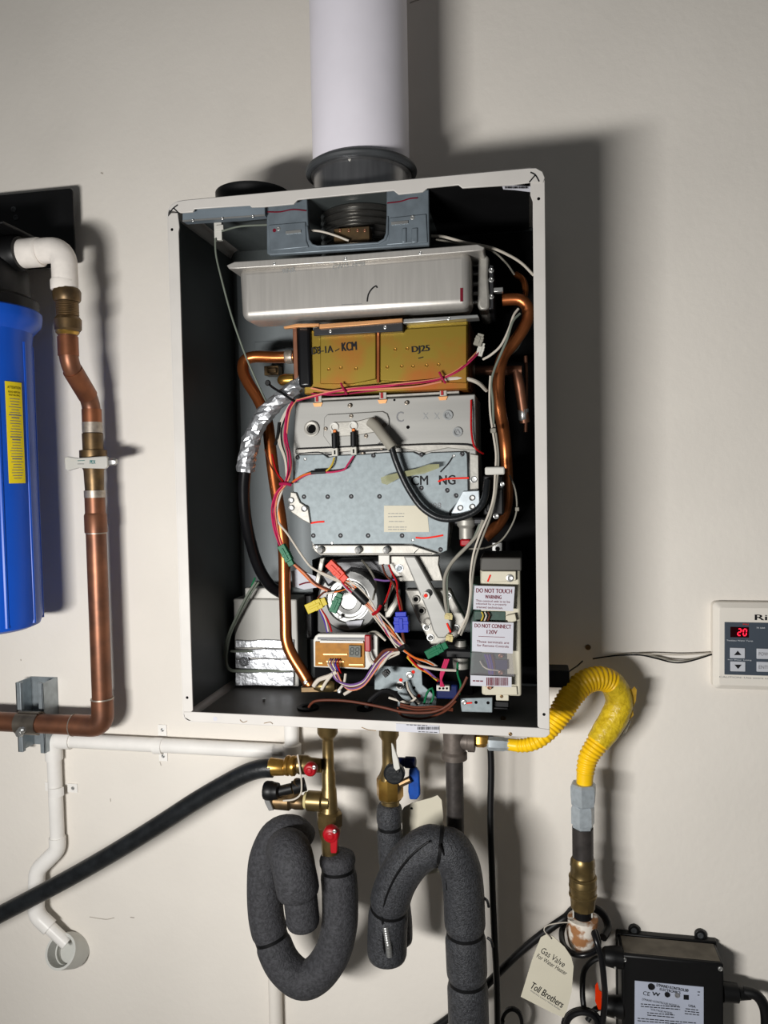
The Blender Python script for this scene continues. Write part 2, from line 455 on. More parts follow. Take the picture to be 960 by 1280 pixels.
mb = MB(); mb.box(0.135, W2 - .004, -0.040, -0.0325, ZB + .01, ZT - .01); obj('darkening_sheet', mb, 'darkfill', WH, smooth=False)  # black sheet added to darken the back right of the case
mb = MB(); mb.box(0.09, W2 - .017, -D0 + .012, -0.041, ZT - .0085, ZT - .005); obj('darkening_sheet', mb, 'darkfill', WH, smooth=False)  # another one overhead, added so the top right goes dark
# front flange, four strips
DF = 0.2415
mb = MB(); mb.poly([(209.5, 271), (214, 266), (222, 266), (224, 284), (223, 290), (241, 888), (238, 890.5), (229, 890)], DF, 0.003); fl_l = obj('front_flange', mb, 'white_enamel', WH, bev=0.0006)
mb = MB(); mb.poly([(681, 225), (672, 220), (663, 226), (663, 244), (666, 252), (672, 908), (676, 911.5), (687, 912)], DF, 0.003); fl_r = obj('front_flange', mb, 'white_enamel', WH, bev=0.0006)
mb = MB(); mb.poly([(211, 262), (214, 256), (221, 252), (230, 250.2), (660, 210.2), (670, 210), (678, 214.5), (681, 222), (679, 228), (662, 228), (641, 231), (578, 235), (573, 231), (534, 235),
                    (528, 240), (498, 243), (492, 238), (386, 248), (372, 249.5), (367, 255), (330, 258.5), (314, 259), (312, 256.5), (243, 261), (241, 265), (226, 266), (219, 264)], DF + .0012, 0.003)
fl_t = obj('front_flange', mb, 'white_enamel', WH, bev=0.0006)
mb = MB(); mb.poly([(229, 890), (240, 890), (672, 910), (687, 912), (687.2, 918), (682, 922), (560, 917.5), (300, 905.5), (240, 902), (231, 897)], DF + .0012, 0.003)
fl_b = obj('front_flange', mb, 'white_enamel', WH, bev=0.0006)
# rolled corner slits and holes
stroke([(212.5, 266), (216, 261), (222.5, 256)], DF + .001, 1.6, 'ink', fl_t, 'corner_slit'); stroke([(217, 260), (224, 267)], DF + .001, 1.6, 'ink', fl_t, 'corner_slit')
stroke([(663, 215.5), (669, 218.5), (674, 227)], DF + .001, 1.6, 'ink', fl_t, 'corner_slit'); stroke([(669, 219), (661.5, 228)], DF + .001, 1.6, 'ink', fl_t, 'corner_slit')
hole(215, 287, DF, 1.9, fl_l); hole(234, 872, DF, 1.9, fl_l); hole(673.3, 248.5, DF, 1.9, fl_r); hole(680, 893, DF, 1.9, fl_r)
small('case_screw', 'dome', 638, 917.5, DF + .001, 2.6, 'bronze', fl_b)
small('paint_plug', 'disc', 269, 898.5, DF + .0012, 3.0, 'label_white', fl_b)
mb = MB(); mb.poly([(495, 904.5), (549, 907), (549, 917), (495, 914.2)], DF + .002, 0.0008); st = obj('serial_sticker', mb, 'label_white', fl_b, smooth=False)
barcode(522, 908.5, 549, 912.2, DF + .0018, 'ink', st); lines([(523, 914.6, 548, 915.6)], DF + .0018, 'ink', st)
lines([(508, 906, 534, 907)], DF + .0018, 'ink', st)
for q in ([(300, 899.5), (304, 903), (309, 901)], [(330, 904), (338, 902.5), (341, 905)], [(452, 909), (460, 912), (470, 913.2)]):
    stroke(q, DF + .0012, 0.9, 'bronze', fl_b, 'paint_chip')
# top right sticker inside
mb = MB(); mb.poly([(627, 231), (664, 233), (664, 240), (644, 237.5), (629, 236.5)], 0.232, 0.0008); st = obj('serial_sticker', mb, 'label_white', WH, smooth=False)
barcode(631, 233, 660, 235.6, 0.2325, 'ink', st)
# top rail left and wire clip
mb = MB(); mb.poly([(228, 266), (243, 259), (314, 254), (316, 258), (331, 257), (331, 269.5), (300, 272.5), (228, 277)], 0.234, 0.012); rail = obj('top_rail', mb, 'rail', WH, bev=0.0006)
mb = MB(); mb.poly([(228, 275.2), (331, 267.9), (331, 269.8), (228, 277.3)], 0.2345, 0.001); obj('rail_edge', mb, 'steel', rail, smooth=False)
for u, v in ((241, 275.5), (278, 273), (316, 270.5)): small('rivet', 'dome', u, v, 0.2352, 1.8, 'steel', rail)
mb = MB(); mb.pbox(267.5, 276, 277, 300, 0.20, 0.006); mb.pbox(269, 281, 279, 287, 0.203, 0.003); obj('wire_clip', mb, 'white_plastic', WH, smooth=False, bev=0.0006)
wire([(269, 298, .202), (270, 318, .202), (276, 345, .205), (288, 390, .205), (299, 423, .205), (310, 452, .2), (326, 488, .19), (336, 508, .17)], 0.0013, 'greygreen', WH)
wire([(277, 289, .2), (300, 283, .195), (334, 281, .19)], 0.0013, 'greygreen', WH)

# --------------------------------------------------------------- vent collar and duct
VX = P(451.5, 205, 0.14).x; VD = 0.14
mb = MB(); R = S(60, VD)
mb.lathe((VX, -VD, 0), (0, 0, 1), [(ZT - .002, R), (ZT + .044, R), (ZT + .046, R + .003), (ZT + .050, R + .003), (ZT + .050, R - .002), (ZT - .002, R - .002)], 48)
col = obj('exhaust_collar', mb, 'collar_steel', WH)
ringp = [Vector((VX + (R + .0055) * math.cos(a), -VD - (R + .0055) * math.sin(a), ZT + .052)) for a in [2 * math.pi * k / 56 for k in range(57)]]
mb = MB(); mb.tube(ringp, 0.0050, 10, False); obj('gasket_ring', mb, 'gasket', col)
small('collar_screw', 'dome', 437, 199.5, VD + R + .001, 1.8, 'white_plastic', col)
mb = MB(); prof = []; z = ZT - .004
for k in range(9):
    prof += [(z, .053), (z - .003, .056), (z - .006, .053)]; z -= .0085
mb.lathe((VX, -VD, 0), (0, 0, 1), prof, 40); duct = obj('exhaust_duct', mb, 'shaded_steel', WH)
mb = MB(); mb.pbox(417, 284, 462, 303, 0.205, 0.02); dk = obj('duct_clamp', mb, 'bronze', WH, bev=0.001)
for u in (425, 436, 447, 456): small('rivet', 'dome', u, 288, 0.2055, 2, 'copper_dull', dk)
IX = P(316.5, 240, 0.14).x
mb = MB(); R2 = S(48, .14)
mb.lathe((IX, -.14, 0), (0, 0, 1), [(ZT - .002, R2 - .004), (ZT + .024, R2 - .003), (ZT + .032, R2), (ZT + .037, R2), (ZT + .037, R2 - .003), (ZT - .002, R2 - .007)], 40)
ic = obj('intake_collar', mb, 'black', WH); small('paint_drip', 'dome', 295, 228.5, .188, 1.6, 'label_cream', ic)

# --------------------------------------------------------------- vent bracket
DB = 0.226
mb = MB(); mb.poly([(333, 256), (372, 252), (378, 248), (384, 248), (386, 299), (390, 305), (397, 307.5), (472, 303), (480, 299), (483, 292), (483, 238), (500, 238), (536, 234), (536.5, 306), (338, 319), (333.5, 317)], DB, 0.008)
vb = obj('vent_bracket', mb, 'bracket', WH, bev=0.0012)
mb = MB(); mb.poly([(384.5, 282), (386.5, 299), (390.5, 304.5), (397, 306.5), (472, 302), (479.5, 298), (482, 291), (483, 270), (485.5, 270), (485, 293), (482, 300), (473, 305), (397, 309.5), (389, 307.5), (383.5, 301), (382, 282)], DB + .002, 0.004); obj('rolled_edge', mb, 'bracket', vb, bev=0.001)
mb = MB(); mb.poly([(335, 281), (382, 277), (383, 301), (386, 309), (338, 313.5)], DB + .002, 0.003); obj('pressed_plate', mb, 'bracket', vb, bev=0.0012)
mb = MB(); mb.poly([(486, 272), (533, 267), (534.5, 303), (482, 306.5), (486, 299)], DB + .002, 0.003); obj('pressed_plate', mb, 'bracket', vb, bev=0.0012)
for u0, u1 in ((502, 508), (514, 522)):
    mb = MB(); mb.poly([(u0, 285), (u1, 284), (u1, 303), (u0, 304)], DB + .004, 0.003); obj('pressed_rib', mb, 'bracket', vb, bev=0.0014)
for (a, b, c) in ((357, 376, 289), (489, 510, 277.5)):
    mb = MB(); mb.poly([(a, c), (b, c - 2), (b, c + 1.5), (a, c + 3.5)], DB + .0035, 0.002); obj('slot_lip', mb, 'steel', vb, smooth=False)
screw(348, 286, DB + .002, 3, vb); screw(515.5, 272, DB + .002, 3, vb)
stroke([(334, 265), (350, 265), (366, 262), (383, 263.5)], DB + .001, 1.4, 'ink_maroon', vb); stroke([(484, 254), (500, 252), (512, 248.5), (522, 247.5)], DB + .001, 1.4, 'ink_maroon', vb)
small('red_dot', 'disc', 343, 288, DB + .002, 2.4, 'ink_maroon', vb)
wire([(386, 288, .215), (400, 289, .215), (418, 294, .213), (436, 301, .212)], 0.0014, 'white', WH)

# --------------------------------------------------------------- exhaust hood
DH = 0.214
mb = MB(); mb.poly([(297, 334), (588, 311), (588.5, 384.5), (301, 401)], DH, 0.055)
hood = obj('exhaust_hood', mb, 'stainless', WH, bev=0.011, seg=5)
mb = MB(); mb.poly([(283, 331.5), (293, 327), (440, 317.5), (597, 305), (606, 309), (604, 313), (590, 314.5), (440, 327), (297, 336), (286, 336)], DH + .006, 0.06); lip = obj('hood_lip', mb, 'stainless', hood, bev=0.0012)
for u, v in ((343, 329.5), (432, 323), (525.5, 316)): small('rivet', 'dome', u, v, DH + .006, 2.0, 'steel', lip)
text('CW15-24MB', 436, 331.5, DH, 42, 6, 'ink_faint', hood, rot=4, name='stamped_mark'); text('9INR', 361, 338, DH, 18, 6, 'ink_faint', hood, rot=4, name='stamped_mark')
stroke([(459, 377), (460.5, 368), (465, 361), (470, 357.5), (471.5, 360)], DH, 1.8, 'ink', hood); stroke([(427, 381), (452, 380)], DH, 0.6, 'ink_grey', hood)
stroke([(577, 360), (577, 377)], DH, 3.4, 'ink_maroon', hood)
# side manifold right of hood
for v in (331, 342, 355, 367, 378):
    mb = MB(); mb.hl(v, 594, 0.15, [(586, 3.2), (601, 3.2)], 12); obj('tube_end', mb, 'steel', hood)
mb = MB(); mb.poly([(598, 322), (601, 318), (609, 318), (611, 323), (610, 345), (612, 372), (612, 384), (607, 388), (600, 388), (597, 382)], 0.185, 0.09); man = obj('end_plate', mb, 'cast', WH, bev=0.003, seg=3)
mb = MB(); mb.poly([(611, 330), (617, 332), (617, 386), (611, 387)], 0.18, 0.08); obj('end_flange', mb, 'dark_metal', WH, bev=0.001)
mb = MB(); mb.pbox(617, 359, 629, 365, 0.18, 0.01); obj('end_clip', mb, 'steel', WH, bev=0.001)
for v in (338, 350, 371): small('bolt', 'hexbolt', 614, v, .181, 2.6, 'steel', man, h=.003)

# --------------------------------------------------------------- heat exchanger
DX = 0.200
mb = MB(); mb.poly([(380, 413), (585, 400), (585, 487), (380, 493)], DX - .003, 0.13); hx = obj('heat_exchanger', mb, 'exchanger', WH, bev=0.002)
mb = MB(); mb.poly([(400, 418), (470, 413.5), (470, 474), (440, 480), (400, 480)], DX + .001, 0.004); obj('copper_panel', mb, 'exchanger', hx, bev=0.0012)
mb = MB(); mb.poly([(475, 413), (583.5, 406), (583.5, 479), (475, 476)], DX + .001, 0.004); obj('copper_panel', mb, 'exchanger', hx, bev=0.0012)
mb = MB(); mb.poly([(470.5, 413), (474.5, 413), (474.5, 478), (470.5, 478)], DX + .0025, 0.004); obj('seam_strip', mb, 'copper', hx, bev=0.0008)
text('D3-1A', 403, 437.5, DX + .001, 28, 9, 'ink', hx, rot=3, bold=0.4); stroke([(419, 439), (424, 436)], DX + .0015, 1.2, 'ink', hx); text('KCM', 436.5, 433, DX + .001, 19, 11, 'ink', hx, rot=2, bold=0.6)
text('DJ25', 526, 437, DX + .001, 22, 10, 'ink', hx, rot=2, bold=0.55); stroke([(523, 448), (529, 446.5)], DX + .0015, 1.2, 'ink', hx)
for u, v in ((426, 460), (445, 461), (494, 437), (509, 436), (502, 458), (516, 458), (533, 457), (484, 459), (548, 456), (411, 462)): small('dimple', 'ring', u, v, DX + .001, 2.1, 'exchanger', hx)
mb = MB(); mb.poly([(399, 405), (503, 397.5), (503, 402.5), (399, 411)], DX + .016, 0.02); sp = obj('support_strip', mb, 'exchanger_strip', WH, bev=0.0008)
mb = MB(); mb.poly([(392, 410), (503.5, 402.5), (503.5, 414), (392, 420)], DX + .012, 0.012); ch = obj('support_channel', mb, 'dark_metal', WH, bev=0.001)
screw(481.5, 409, DX + .012, 2.4, ch); screw(413, 414, DX + .012, 2.2, ch)
mb = MB(); mb.poly([(504, 399), (597, 393), (599, 397), (504, 404.5)], DX + .012, 0.02); sp2 = obj('support_rail', mb, 'steel', WH, bev=0.0008); small('rivet', 'dome', 561, 398, DX + .012, 2.4, 'steel', sp2)
mb = MB(); mb.poly([(354, 408), (370, 404.5), (399, 404), (399, 408), (372, 409), (355, 411)], DX + .012, 0.006); obj('support_tab', mb, 'exchanger_strip', WH, bev=0.0008)
mb = MB(); mb.pbox(366.5, 409, 372, 478, DX - .01, 0.03); obj('end_strip', mb, 'copper_dull', WH, bev=0.0008)
mb = MB(); mb.pbox(372, 404, 388, 484, DX + .004, 0.02); obj('cable_sleeve', mb, 'black_gloss', WH, bev=0.004, seg=3)
mb = MB(); mb.pbox(585, 402, 588, 486, DX - .02, 0.09); obj('end_strip', mb, 'copper_dull', WH, bev=0.0008)

# copper tubes left -------------------------------------------------
def cu(px, r, m='copper', name='copper_tube', dd=0.14, n=16):
    mb = MB(); mb.tube(pth(px, dd, 0.004), r, n); return obj(name, mb, m, WH)
lt = cu([(368, 446, .12), (345, 446.5, .12), (318, 446, .12), (306, 451, .122), (304, 463, .126), (310, 478, .13), (324, 501, .135), (334, 528, .14), (338, 560, .14), (343, 600, .14), (351, 650, .143), (355, 690, .145),
         (356, 740, .148), (357, 775, .15), (358, 800, .152), (365, 819, .155), (378, 840, .158), (388, 857, .16)], 0.0083, 'copper_bright')
mb = MB(); mb.hl(446, 362, .12, [(357, 8), (359, 9), (366, 9), (367, 8)], 18); obj('tube_nut', mb, 'solder', WH)
mb = MB(); mb.hl(475, 357, .13, [(346.5, 0), (348, 4), (351, 7), (357, 8), (368, 7.5)], 18); obj('tube_cap', mb, 'brass_bright', WH)
mb = MB(); mb.pbox(330, 457, 348, 469, .06, .02); mb.pbox(334, 460, 345, 466, .066, .01); obj('spring_clip', mb, 'bronze', WH, bev=.001)
mb = MB(); mb.poly([(376, 859), (421, 858), (422, 865), (376, 866)], 0.175, 0.05); fp = obj('tube_flange', mb, 'bronze', WH, bev=0.001)
mb = MB(); mb.hl(857, 400, .178, [(393, 5.5), (400, 8), (415, 8), (419, 5)], 16); obj('flow_valve', mb, 'brass', WH)
wire([(392, 858, .19), (398, 850, .19), (412, 845, .19), (421, 840, .19)], .003, 'white', WH); screw(382, 853, .178, 3, fp); screw(424, 864, .18, 3, fp)

# copper tubes right ------------------------------------------------
rt = cu([(628, 375, .15), (640, 374, .15), (651, 375, .15), (659, 383, .15), (660, 397, .15), (653, 413, .152), (641, 430, .155), (629, 446, .157), (624, 466, .158), (623, 490, .158), (625, 513, .157), (629, 534, .15), (632, 560, .14), (634, 600, .135), (633, 632, .135), (624, 654, .14), (606, 672, .145)], 0.0078, 'copper')
cu([(645, 343, .11), (654, 350, .12), (657, 362, .13), (655, 376, .14)], 0.004, 'copper_bright')
cu([(590, 463, .12), (620, 463, .12), (652, 463, .12)], 0.0066, 'copper_dull'); mb = MB(); mb.hl(463, 592, .12, [(586, 7.6), (594, 7.6)], 16); obj('tube_nut', mb, 'solder', WH)
cu([(645, 463, .12), (649, 480, .12), (652, 500, .115), (656, 528, .11)], 0.007, 'copper_dull')
cu([(657, 445, .1), (658, 480, .1), (657, 540, .1)], 0.0025, 'copper_dull'); mb = MB(); mb.vl(654, 520, .112, [(528, 3), (524, 6), (512, 7), (508, 5)], 14); obj('sensor_cap', mb, 'steel', WH)

# foil sleeve and black tube ----------------------------------------
mb = MB(); q = pth([(384, 474, .185), (366, 487, .19), (345, 504, .192), (327, 524, .19), (315, 548, .185), (309, 572, .18), (307, 589, .178)], step=.0042)
rnd = random.Random(2); mb.tube(q, [S(12.3 - 2.6 * (1 - i / len(q)), .18) * rnd.uniform(.93, 1.07) for i in range(len(q))], 15)
mb.v = [x + Vector((rnd.gauss(0, 1), rnd.gauss(0, 1), rnd.gauss(0, 1))) * .00075 for x in mb.v]; obj('foil_sleeve', mb, 'foil', WH, smooth=False)
mb = MB(); mb.tube(pth([(307, 584, .178), (305, 612, .17), (307, 645, .16), (314, 680, .145), (324, 710, .13), (338, 732, .115), (356, 744, .1)]), .0082, 14); obj('drain_tube', mb, 'black_gloss', WH)
wire([(336, 480, .19), (342, 485, .198), (352, 491, .205), (362, 498, .207), (369, 502, .2)], .0016, 'black', WH, name='cable_tie')
mb = MB(); mb.ol(336, 479, .19, [(0, .003), (.004, .004), (.006, .003)], 10); obj('cable_tie', mb, 'black', WH)

# --------------------------------------------------------------- burner housing
DU, DC = 0.186, 0.191
mb = MB(); mb.poly([(369, 503), (594, 492.5), (595, 560), (598, 613), (597, 615), (560, 640), (552, 692), (400, 692), (390, 686), (388, 654), (366, 625), (366, 566)], DU, 0.11)
bh = obj('burner_housing', mb, 'plate_alum', WH, bev=0.0015)
mb = MB(); mb.poly([(402, 497.5), (574, 488.5), (574, 491.5), (402, 500.5)], DU + .003, 0.01); obj('top_lip', mb, 'cast', bh, bev=.0006)
for u, v in ((397, 504), (478, 500), (553.5, 496)):
    mb = MB(); mb.poly([(u - 6, v), (u + 6, v - .6), (u + 4, v + 4), (u - 4, v + 4.4)], DU + .002, .002); obj('copper_clip', mb, 'exchanger_strip', bh, smooth=False)
    mb = MB(); mb.pbox(u - 4, v - 15, u + 5, v - 1, DU + .004, .004); cl = obj('spring_clip', mb, 'cast', bh, bev=.0006)
    mb = MB(); mb.pbox(u - 2.4, v - 9, u + .6, v - 2, DU + .0052, .001); obj('clip_flag', mb, 'red_handle', cl, smooth=False)
# raised ignition panel
mb = MB(); mb.poly([(405, 522), (409, 518), (478, 514), (484, 517), (486.5, 524), (486.5, 545), (470, 557), (414, 559), (409, 552), (404, 545)], DU + .0025, .004); ip = obj('ignition_panel', mb, 'plate_alum', bh, bev=.001)
mb = MB(); mb.poly([(412, 531), (418, 527.5), (447, 526), (466, 521), (474, 524), (472, 540), (440, 545), (414, 546)], DU + .004, .003); obj('ignition_plate', mb, 'cast', ip, bev=.001)
mb = MB(); mb.poly([(369, 561), (480, 556.5), (548, 554), (586, 556), (598, 560), (598, 563), (583, 562.5), (560, 560), (530, 566), (500, 560), (470, 561), (430, 565), (369, 567)], DU + .004, .006); obj('gasket_lip', mb, 'cast', bh, bev=.001)
for px in ([(370, 561.5), (414, 559.6), (480, 555.5), (492, 555)], [(500, 557), (540, 555.5), (584, 556), (592, 559.5)], [(374, 567), (398, 565.4), (410, 569), (420, 566)], [(446, 565), (478, 563), (494, 561)]):
    stroke(px, DU + .0045, 1.3, 'ink', bh, 'seam_line')
small('sight_glass', 'ring', 390, 536, DU, 10, 'cast', bh, h=.002); small('sight_hole', 'disc', 390, 536, DU + .001, 5.4, 'hole', bh)
for u, v in ((418, 534), (441.5, 532.5)):
    small('electrode_washer', 'ring', u, v, DU + .004, 6, 'white_plastic', ip, h=.003)
    mb = MB(); mb.pbox(u - 2.0, v + 3, u + 2.2, v + 9, DU + .008, .003); obj('electrode_tab', mb, 'copper_bright', ip, bev=.0006)
    mb = MB(); mb.vl(u + .5, v + 20, DU + .009, [(v + 7.5, 4), (v + 27, 4.2)], 12); obj('electrode_sleeve', mb, 'black', ip)
    mb = MB(); mb.pbox(u - 3.4, v + 26, u + 4, v + 36, DU + .013, .007); obj('electrode_plug', mb, 'con_white', ip, bev=.0008)
    mb = MB(); mb.pbox(u - .6, v + 29, u + 1.2, v + 34, DU + .0135, .001); obj('plug_slot', mb, 'hole', ip, smooth=False)
for u, v in ((437, 507), (439, 520), (407, 536), (457.5, 545), (508, 503.5), (480.5, 531), (477, 559.5), (453, 567)): screw(u, v, DU + .003, 2.8, bh, 'clamp')
hole(510, 534, DU, 2.2, bh); hole(493, 500, DU, 1.5, bh)
text('C', 500, 521, DU, 9, 13, 'ink_grey', bh, bold=.2)
for u, v in ((560, 519), (572, 540)):
    small('recycling_mark', 'ring', u, v, DU, 6.2, 'ink_faint', bh, h=.0004)
    stroke([(u - 3, v + 2), (u, v - 3), (u + 3, v + 2)], DU + .0003, .9, 'ink_grey', bh)
for u in (532, 546): text('X', u, 520, DU, 7, 8, 'ink_faint', bh)
# grey tape strip faint
# cover plate
mb = MB(); mb.poly([(370, 569), (404, 568), (410, 572), (420, 569.5), (455, 568), (480, 566), (516, 565), (527, 570), (537, 566), (581, 564.5), (584, 567), (585, 613), (562, 639), (560.5, 660), (559, 688), (552, 691), (516, 680), (392, 680.5), (388.5, 676), (388, 653), (370, 627), (366.5, 620)], DC, .005)
cp = obj('cover_plate', mb, 'plate_galv', bh, bev=.0008)
stroke([(583.8, 566), (585.5, 590), (585.5, 613)], DC, 1.6, 'ink', cp, 'seam_line'); stroke([(585, 614), (562, 640), (561, 664), (557, 686)], DC - .001, 2.0, 'ink', cp, 'seam_line')
for u, v in ((372, 572), (466.7, 569.5), (526.7, 568.5), (577.7, 567.5), (380, 621), (409.6, 621), (439, 620.6), (474.3, 620.6), (391.7, 669.5), (425.6, 669.5), (460, 669.5), (502.5, 669.5), (526.7, 610), (559, 613), (570, 619.5), (550.6, 687)):
    small('screw', 'dome', u, v, DC, 3.1, 'dark_metal', cp, h=.0018)
for u, v in ((381.5, 574), (415, 679), (516, 675), (567, 570)): small('rivet', 'ring', u, v, DC, 2, 'steel', cp)
stroke([(566, 571), (560, 580), (550.5, 590)], DC, 1.8, 'ink', cp)
text('CM', 524.5, 600.5, DC, 21, 12, 'ink', cp, bold=.25); text('NG', 559, 600, DC, 20, 12, 'ink', cp, bold=.4)
stroke([(547.5, 602), (556, 599), (570, 598), (586, 597.5)], DC + .0004, 2.3, 'ink_red', cp); stroke([(388, 654), (397, 652.5), (405.5, 652)], DC, 2.4, 'ink_red', cp); stroke([(519.5, 672), (530, 672.6), (543, 671), (554, 669)], DC, 2.2, 'ink_red', cp)
text('098', 543.5, 632, DC, 16, 7, 'ink_grey', cp)
mb = MB(); mb.poly([(480, 632), (530, 632), (534, 640), (536.5, 665), (480, 665)], DC + .0006, .0006); lb = obj('paper_label', mb, 'label_cream', cp, smooth=False)
lines([(485, 642, 505, 642), (485, 646, 506, 645.6), (486, 652, 505, 652), (485, 659, 508, 659), (485, 662, 507, 662)], DC + .0006, 'ink_faint', lb)
mb = MB(); mb.poly([(477, 604), (476, 597), (484, 594), (520, 586), (536, 580.5), (549, 580), (549, 585), (530, 592), (500, 597), (484, 606)], DC + .0135, .0006); obj('clear_tape', mb, 'tape_clear', bh, smooth=False)
# bottom rim with knobs
mb = MB(); mb.poly([(390, 681.5), (515, 681.5), (547, 692), (540, 694), (400, 694), (393, 689)], DC + .001, .01); br = obj('bottom_rim', mb, 'cast', bh, bev=.001)
for u in (402, 449, 484): 
    mb = MB(); mb.ol(u, 687, DC, [(0, .0048), (.006, .0048), (.009, .0036), (.01, 0)], 16); obj('rim_knob', mb, 'steel', br)
screw(396, 684, DC + .001, 3, br); stroke([(392, 681), (515, 681), (517, 692)], DC + .0012, .9, 'ink', br, 'seam_line'); stroke([(400, 692), (540, 692)], DC + .0012, .9, 'ink', br, 'seam_line')
# ears
mb = MB(); mb.poly([(363, 615), (370, 616), (375, 628), (385, 634), (388, 655), (378, 650), (365, 641), (361, 637)], DC + .004, .02); el = obj('mounting_ear', mb, 'cast', bh, bev=.001)
for u, v in ((364, 625.5), (364.5, 635), (380.5, 636)): small('boss', 'ring', u, v, DC + .004, 4, 'steel', el, h=.003)
mb = MB(); mb.poly([(578, 614), (599, 613), (600, 640), (586, 642), (564, 648), (564, 641)], DC + .003, .02); er = obj('mounting_ear', mb, 'zinc', bh, bev=.001)
for u, v in ((590, 622.5), (590, 633.5), (575, 635)): small('boss', 'ring', u, v, DC + .003, 3.6, 'steel', er, h=.003)
mb = MB(); mb.poly([(587, 567), (598, 569), (598.5, 611), (587, 612)], DU + .003, .006); rs = obj('side_strip', mb, 'cast', bh, bev=.0008); small('screw', 'ring', 592, 599.5, DU + .003, 4.2, 'steel', rs, h=.002)
# igniter boot and cable
mb = MB(); mb.tube(pth([(463, 527, .196), (470, 533, .2), (480, 546, .206), (491, 560, .208)], step=.002), [S(7.5, .2)] * 40 if False else .0068, 16); obj('igniter_boot', mb, 'wire_grey', WH)
mb = MB(); mb.tube(pth([(489, 557, .208), (494, 574, .208), (503, 596, .206), (513, 615, .206), (527, 634, .207), (545, 646, .208), (563, 649, .208), (582, 645, .208), (598, 636, .208), (606, 622, .206), (609, 600, .2)]), .0042, 12); obj('ignition_cable', mb, 'rubber', WH)
# igniter block right
mb = MB(); mb.pbox(604, 594, 629, 644, .19, .05); mb.pbox(607, 598, 613, 640, .194, .01); mb.pbox(618, 604, 630, 612, .193, .01); ib = obj('igniter_block', mb, 'black', WH, bev=.002); screw(620, 645, .19, 4, ib); screw(628, 605, .194, 3, ib)
mb = MB(); mb.vl(583, 665, .17, [(674, 9), (660, 9), (656, 12), (650, 12), (645, 8)], 20); gp = obj('gas_inlet', mb, 'cast', WH)
mb = MB(); mb.pbox(566, 647, 612, 657, .175, .04); obj('inlet_clamp', mb, 'dark_metal', WH, bev=.003); mb = MB(); mb.pbox(575, 674, 588, 683, .182, .03); obj('inlet_plug', mb, 'red_handle', WH, bev=.002)

# --------------------------------------------------------------- lower parts: gas arm, fan
mb = MB(); mb.ol(448, 742, .05, [(0, .046), (.06, .046), (.066, .042), (.068, .032), (.062, .031), (.062, .029), (.065, .028), (.065, .025), (.062, .024), (.062, .020), (.067, .019), (.068, .013), (.066, .012), (.066, .0)], 36); fan = obj('fan_housing', mb, 'motor', WH)
mb = MB(); mb.poly([(396, 760), (470, 752), (486, 790), (478, 800), (420, 800), (396, 790)], .1, .06); fb = obj('fan_bracket', mb, 'black', fan, bev=.002)
mb = MB(); mb.poly([(432, 777), (454, 775), (450, 784), (437, 787)], .122, .003); obj('fan_sticker', mb, 'label_white', fan, smooth=False); screw(425, 771, .12, 3, fan)
mb = MB(); mb.poly([(400, 720), (420, 700), (480, 698), (494, 712), (492, 728), (470, 716), (440, 712), (410, 735)], .13, .03); obj('fan_scroll', mb, 'dark_metal', fan, bev=.004, seg=3)
mb = MB(); mb.poly([(393, 730), (397, 712), (400, 698), (406, 697), (402, 716), (398, 732)], .17, .006); obj('support_leg', mb, 'cast', WH, bev=.001)
mb = MB(); mb.poly([(474, 695), (549, 695), (548, 706), (554, 726), (500, 727)], .17, .01); ga = obj('gas_manifold', mb, 'cast', WH, bev=.001)
mb = MB(); mb.poly([(506, 737), (562, 737), (568, 750), (583, 776), (580, 790), (560, 806), (538, 806), (528, 786), (518, 766)], .165, .02); gl = obj('manifold_base', mb, 'cast', ga, bev=.002)
mb = MB(); mb.poly([(504, 695), (519, 695), (540, 733), (564, 777), (564, 790), (556, 798), (547, 798), (541, 789), (534, 765)], .182, .012); gr = obj('manifold_arm', mb, 'plate_alum', ga, bev=.002)
small('boss', 'ring', 532, 744.6, .183, 5.5, 'white_plastic', gr, h=.003); small('red_seal', 'disc', 532, 744.6, .185, 2.4, 'ink_red', gr)
mb = MB(); mb.ol(537, 740, .176, [(0, .005), (.006, .005), (.007, 0)], 14); obj('boss_nut', mb, 'black', ga)
for u, v, r in ((520, 749, 5), (527, 763.5, 5), (534, 777, 5)): small('casting_hole', 'ring', u, v, .166, r, 'cast', gl, h=.003); 
for u, v, r in ((520, 749, 3), (527, 763.5, 3)): small('casting_hole', 'disc', u, v, .168, r, 'hole', gl)
for u, v in ((533, 784), (538, 797), (560, 745), (570, 785)): bolt(u, v, .166, 3.6, gl)
stroke([(558.5, 779), (561, 785), (563.5, 791)], .183, 2.2, 'ink_red', gr); bolt(499, 710.5, .171, 4, ga, 'zinc')
mb = MB(); mb.pbox(473, 694, 487, 706, .176, .01); obj('wire_clip', mb, 'white_plastic', WH, bev=.001)
mb = MB(); mb.vl(576, 815, .15, [(835, 10), (818, 11), (812, 8), (800, 7)], 18); obj('solenoid', mb, 'cast', WH)
mb = MB(); mb.pbox(556, 812, 592, 824, .17, .03); obj('solenoid_cap', mb, 'black_gloss', WH, bev=.003)

# pieces deep inside, coloured black so the background stays dark
mb = MB(); mb.pbox(392, 700, 500, 860, .06, .03); obj('inner_frame', mb, 'darkfill', WH, smooth=False)
mb = MB(); mb.pbox(500, 800, 590, 872, .09, .05); obj('inner_block', mb, 'darkfill', WH, smooth=False)

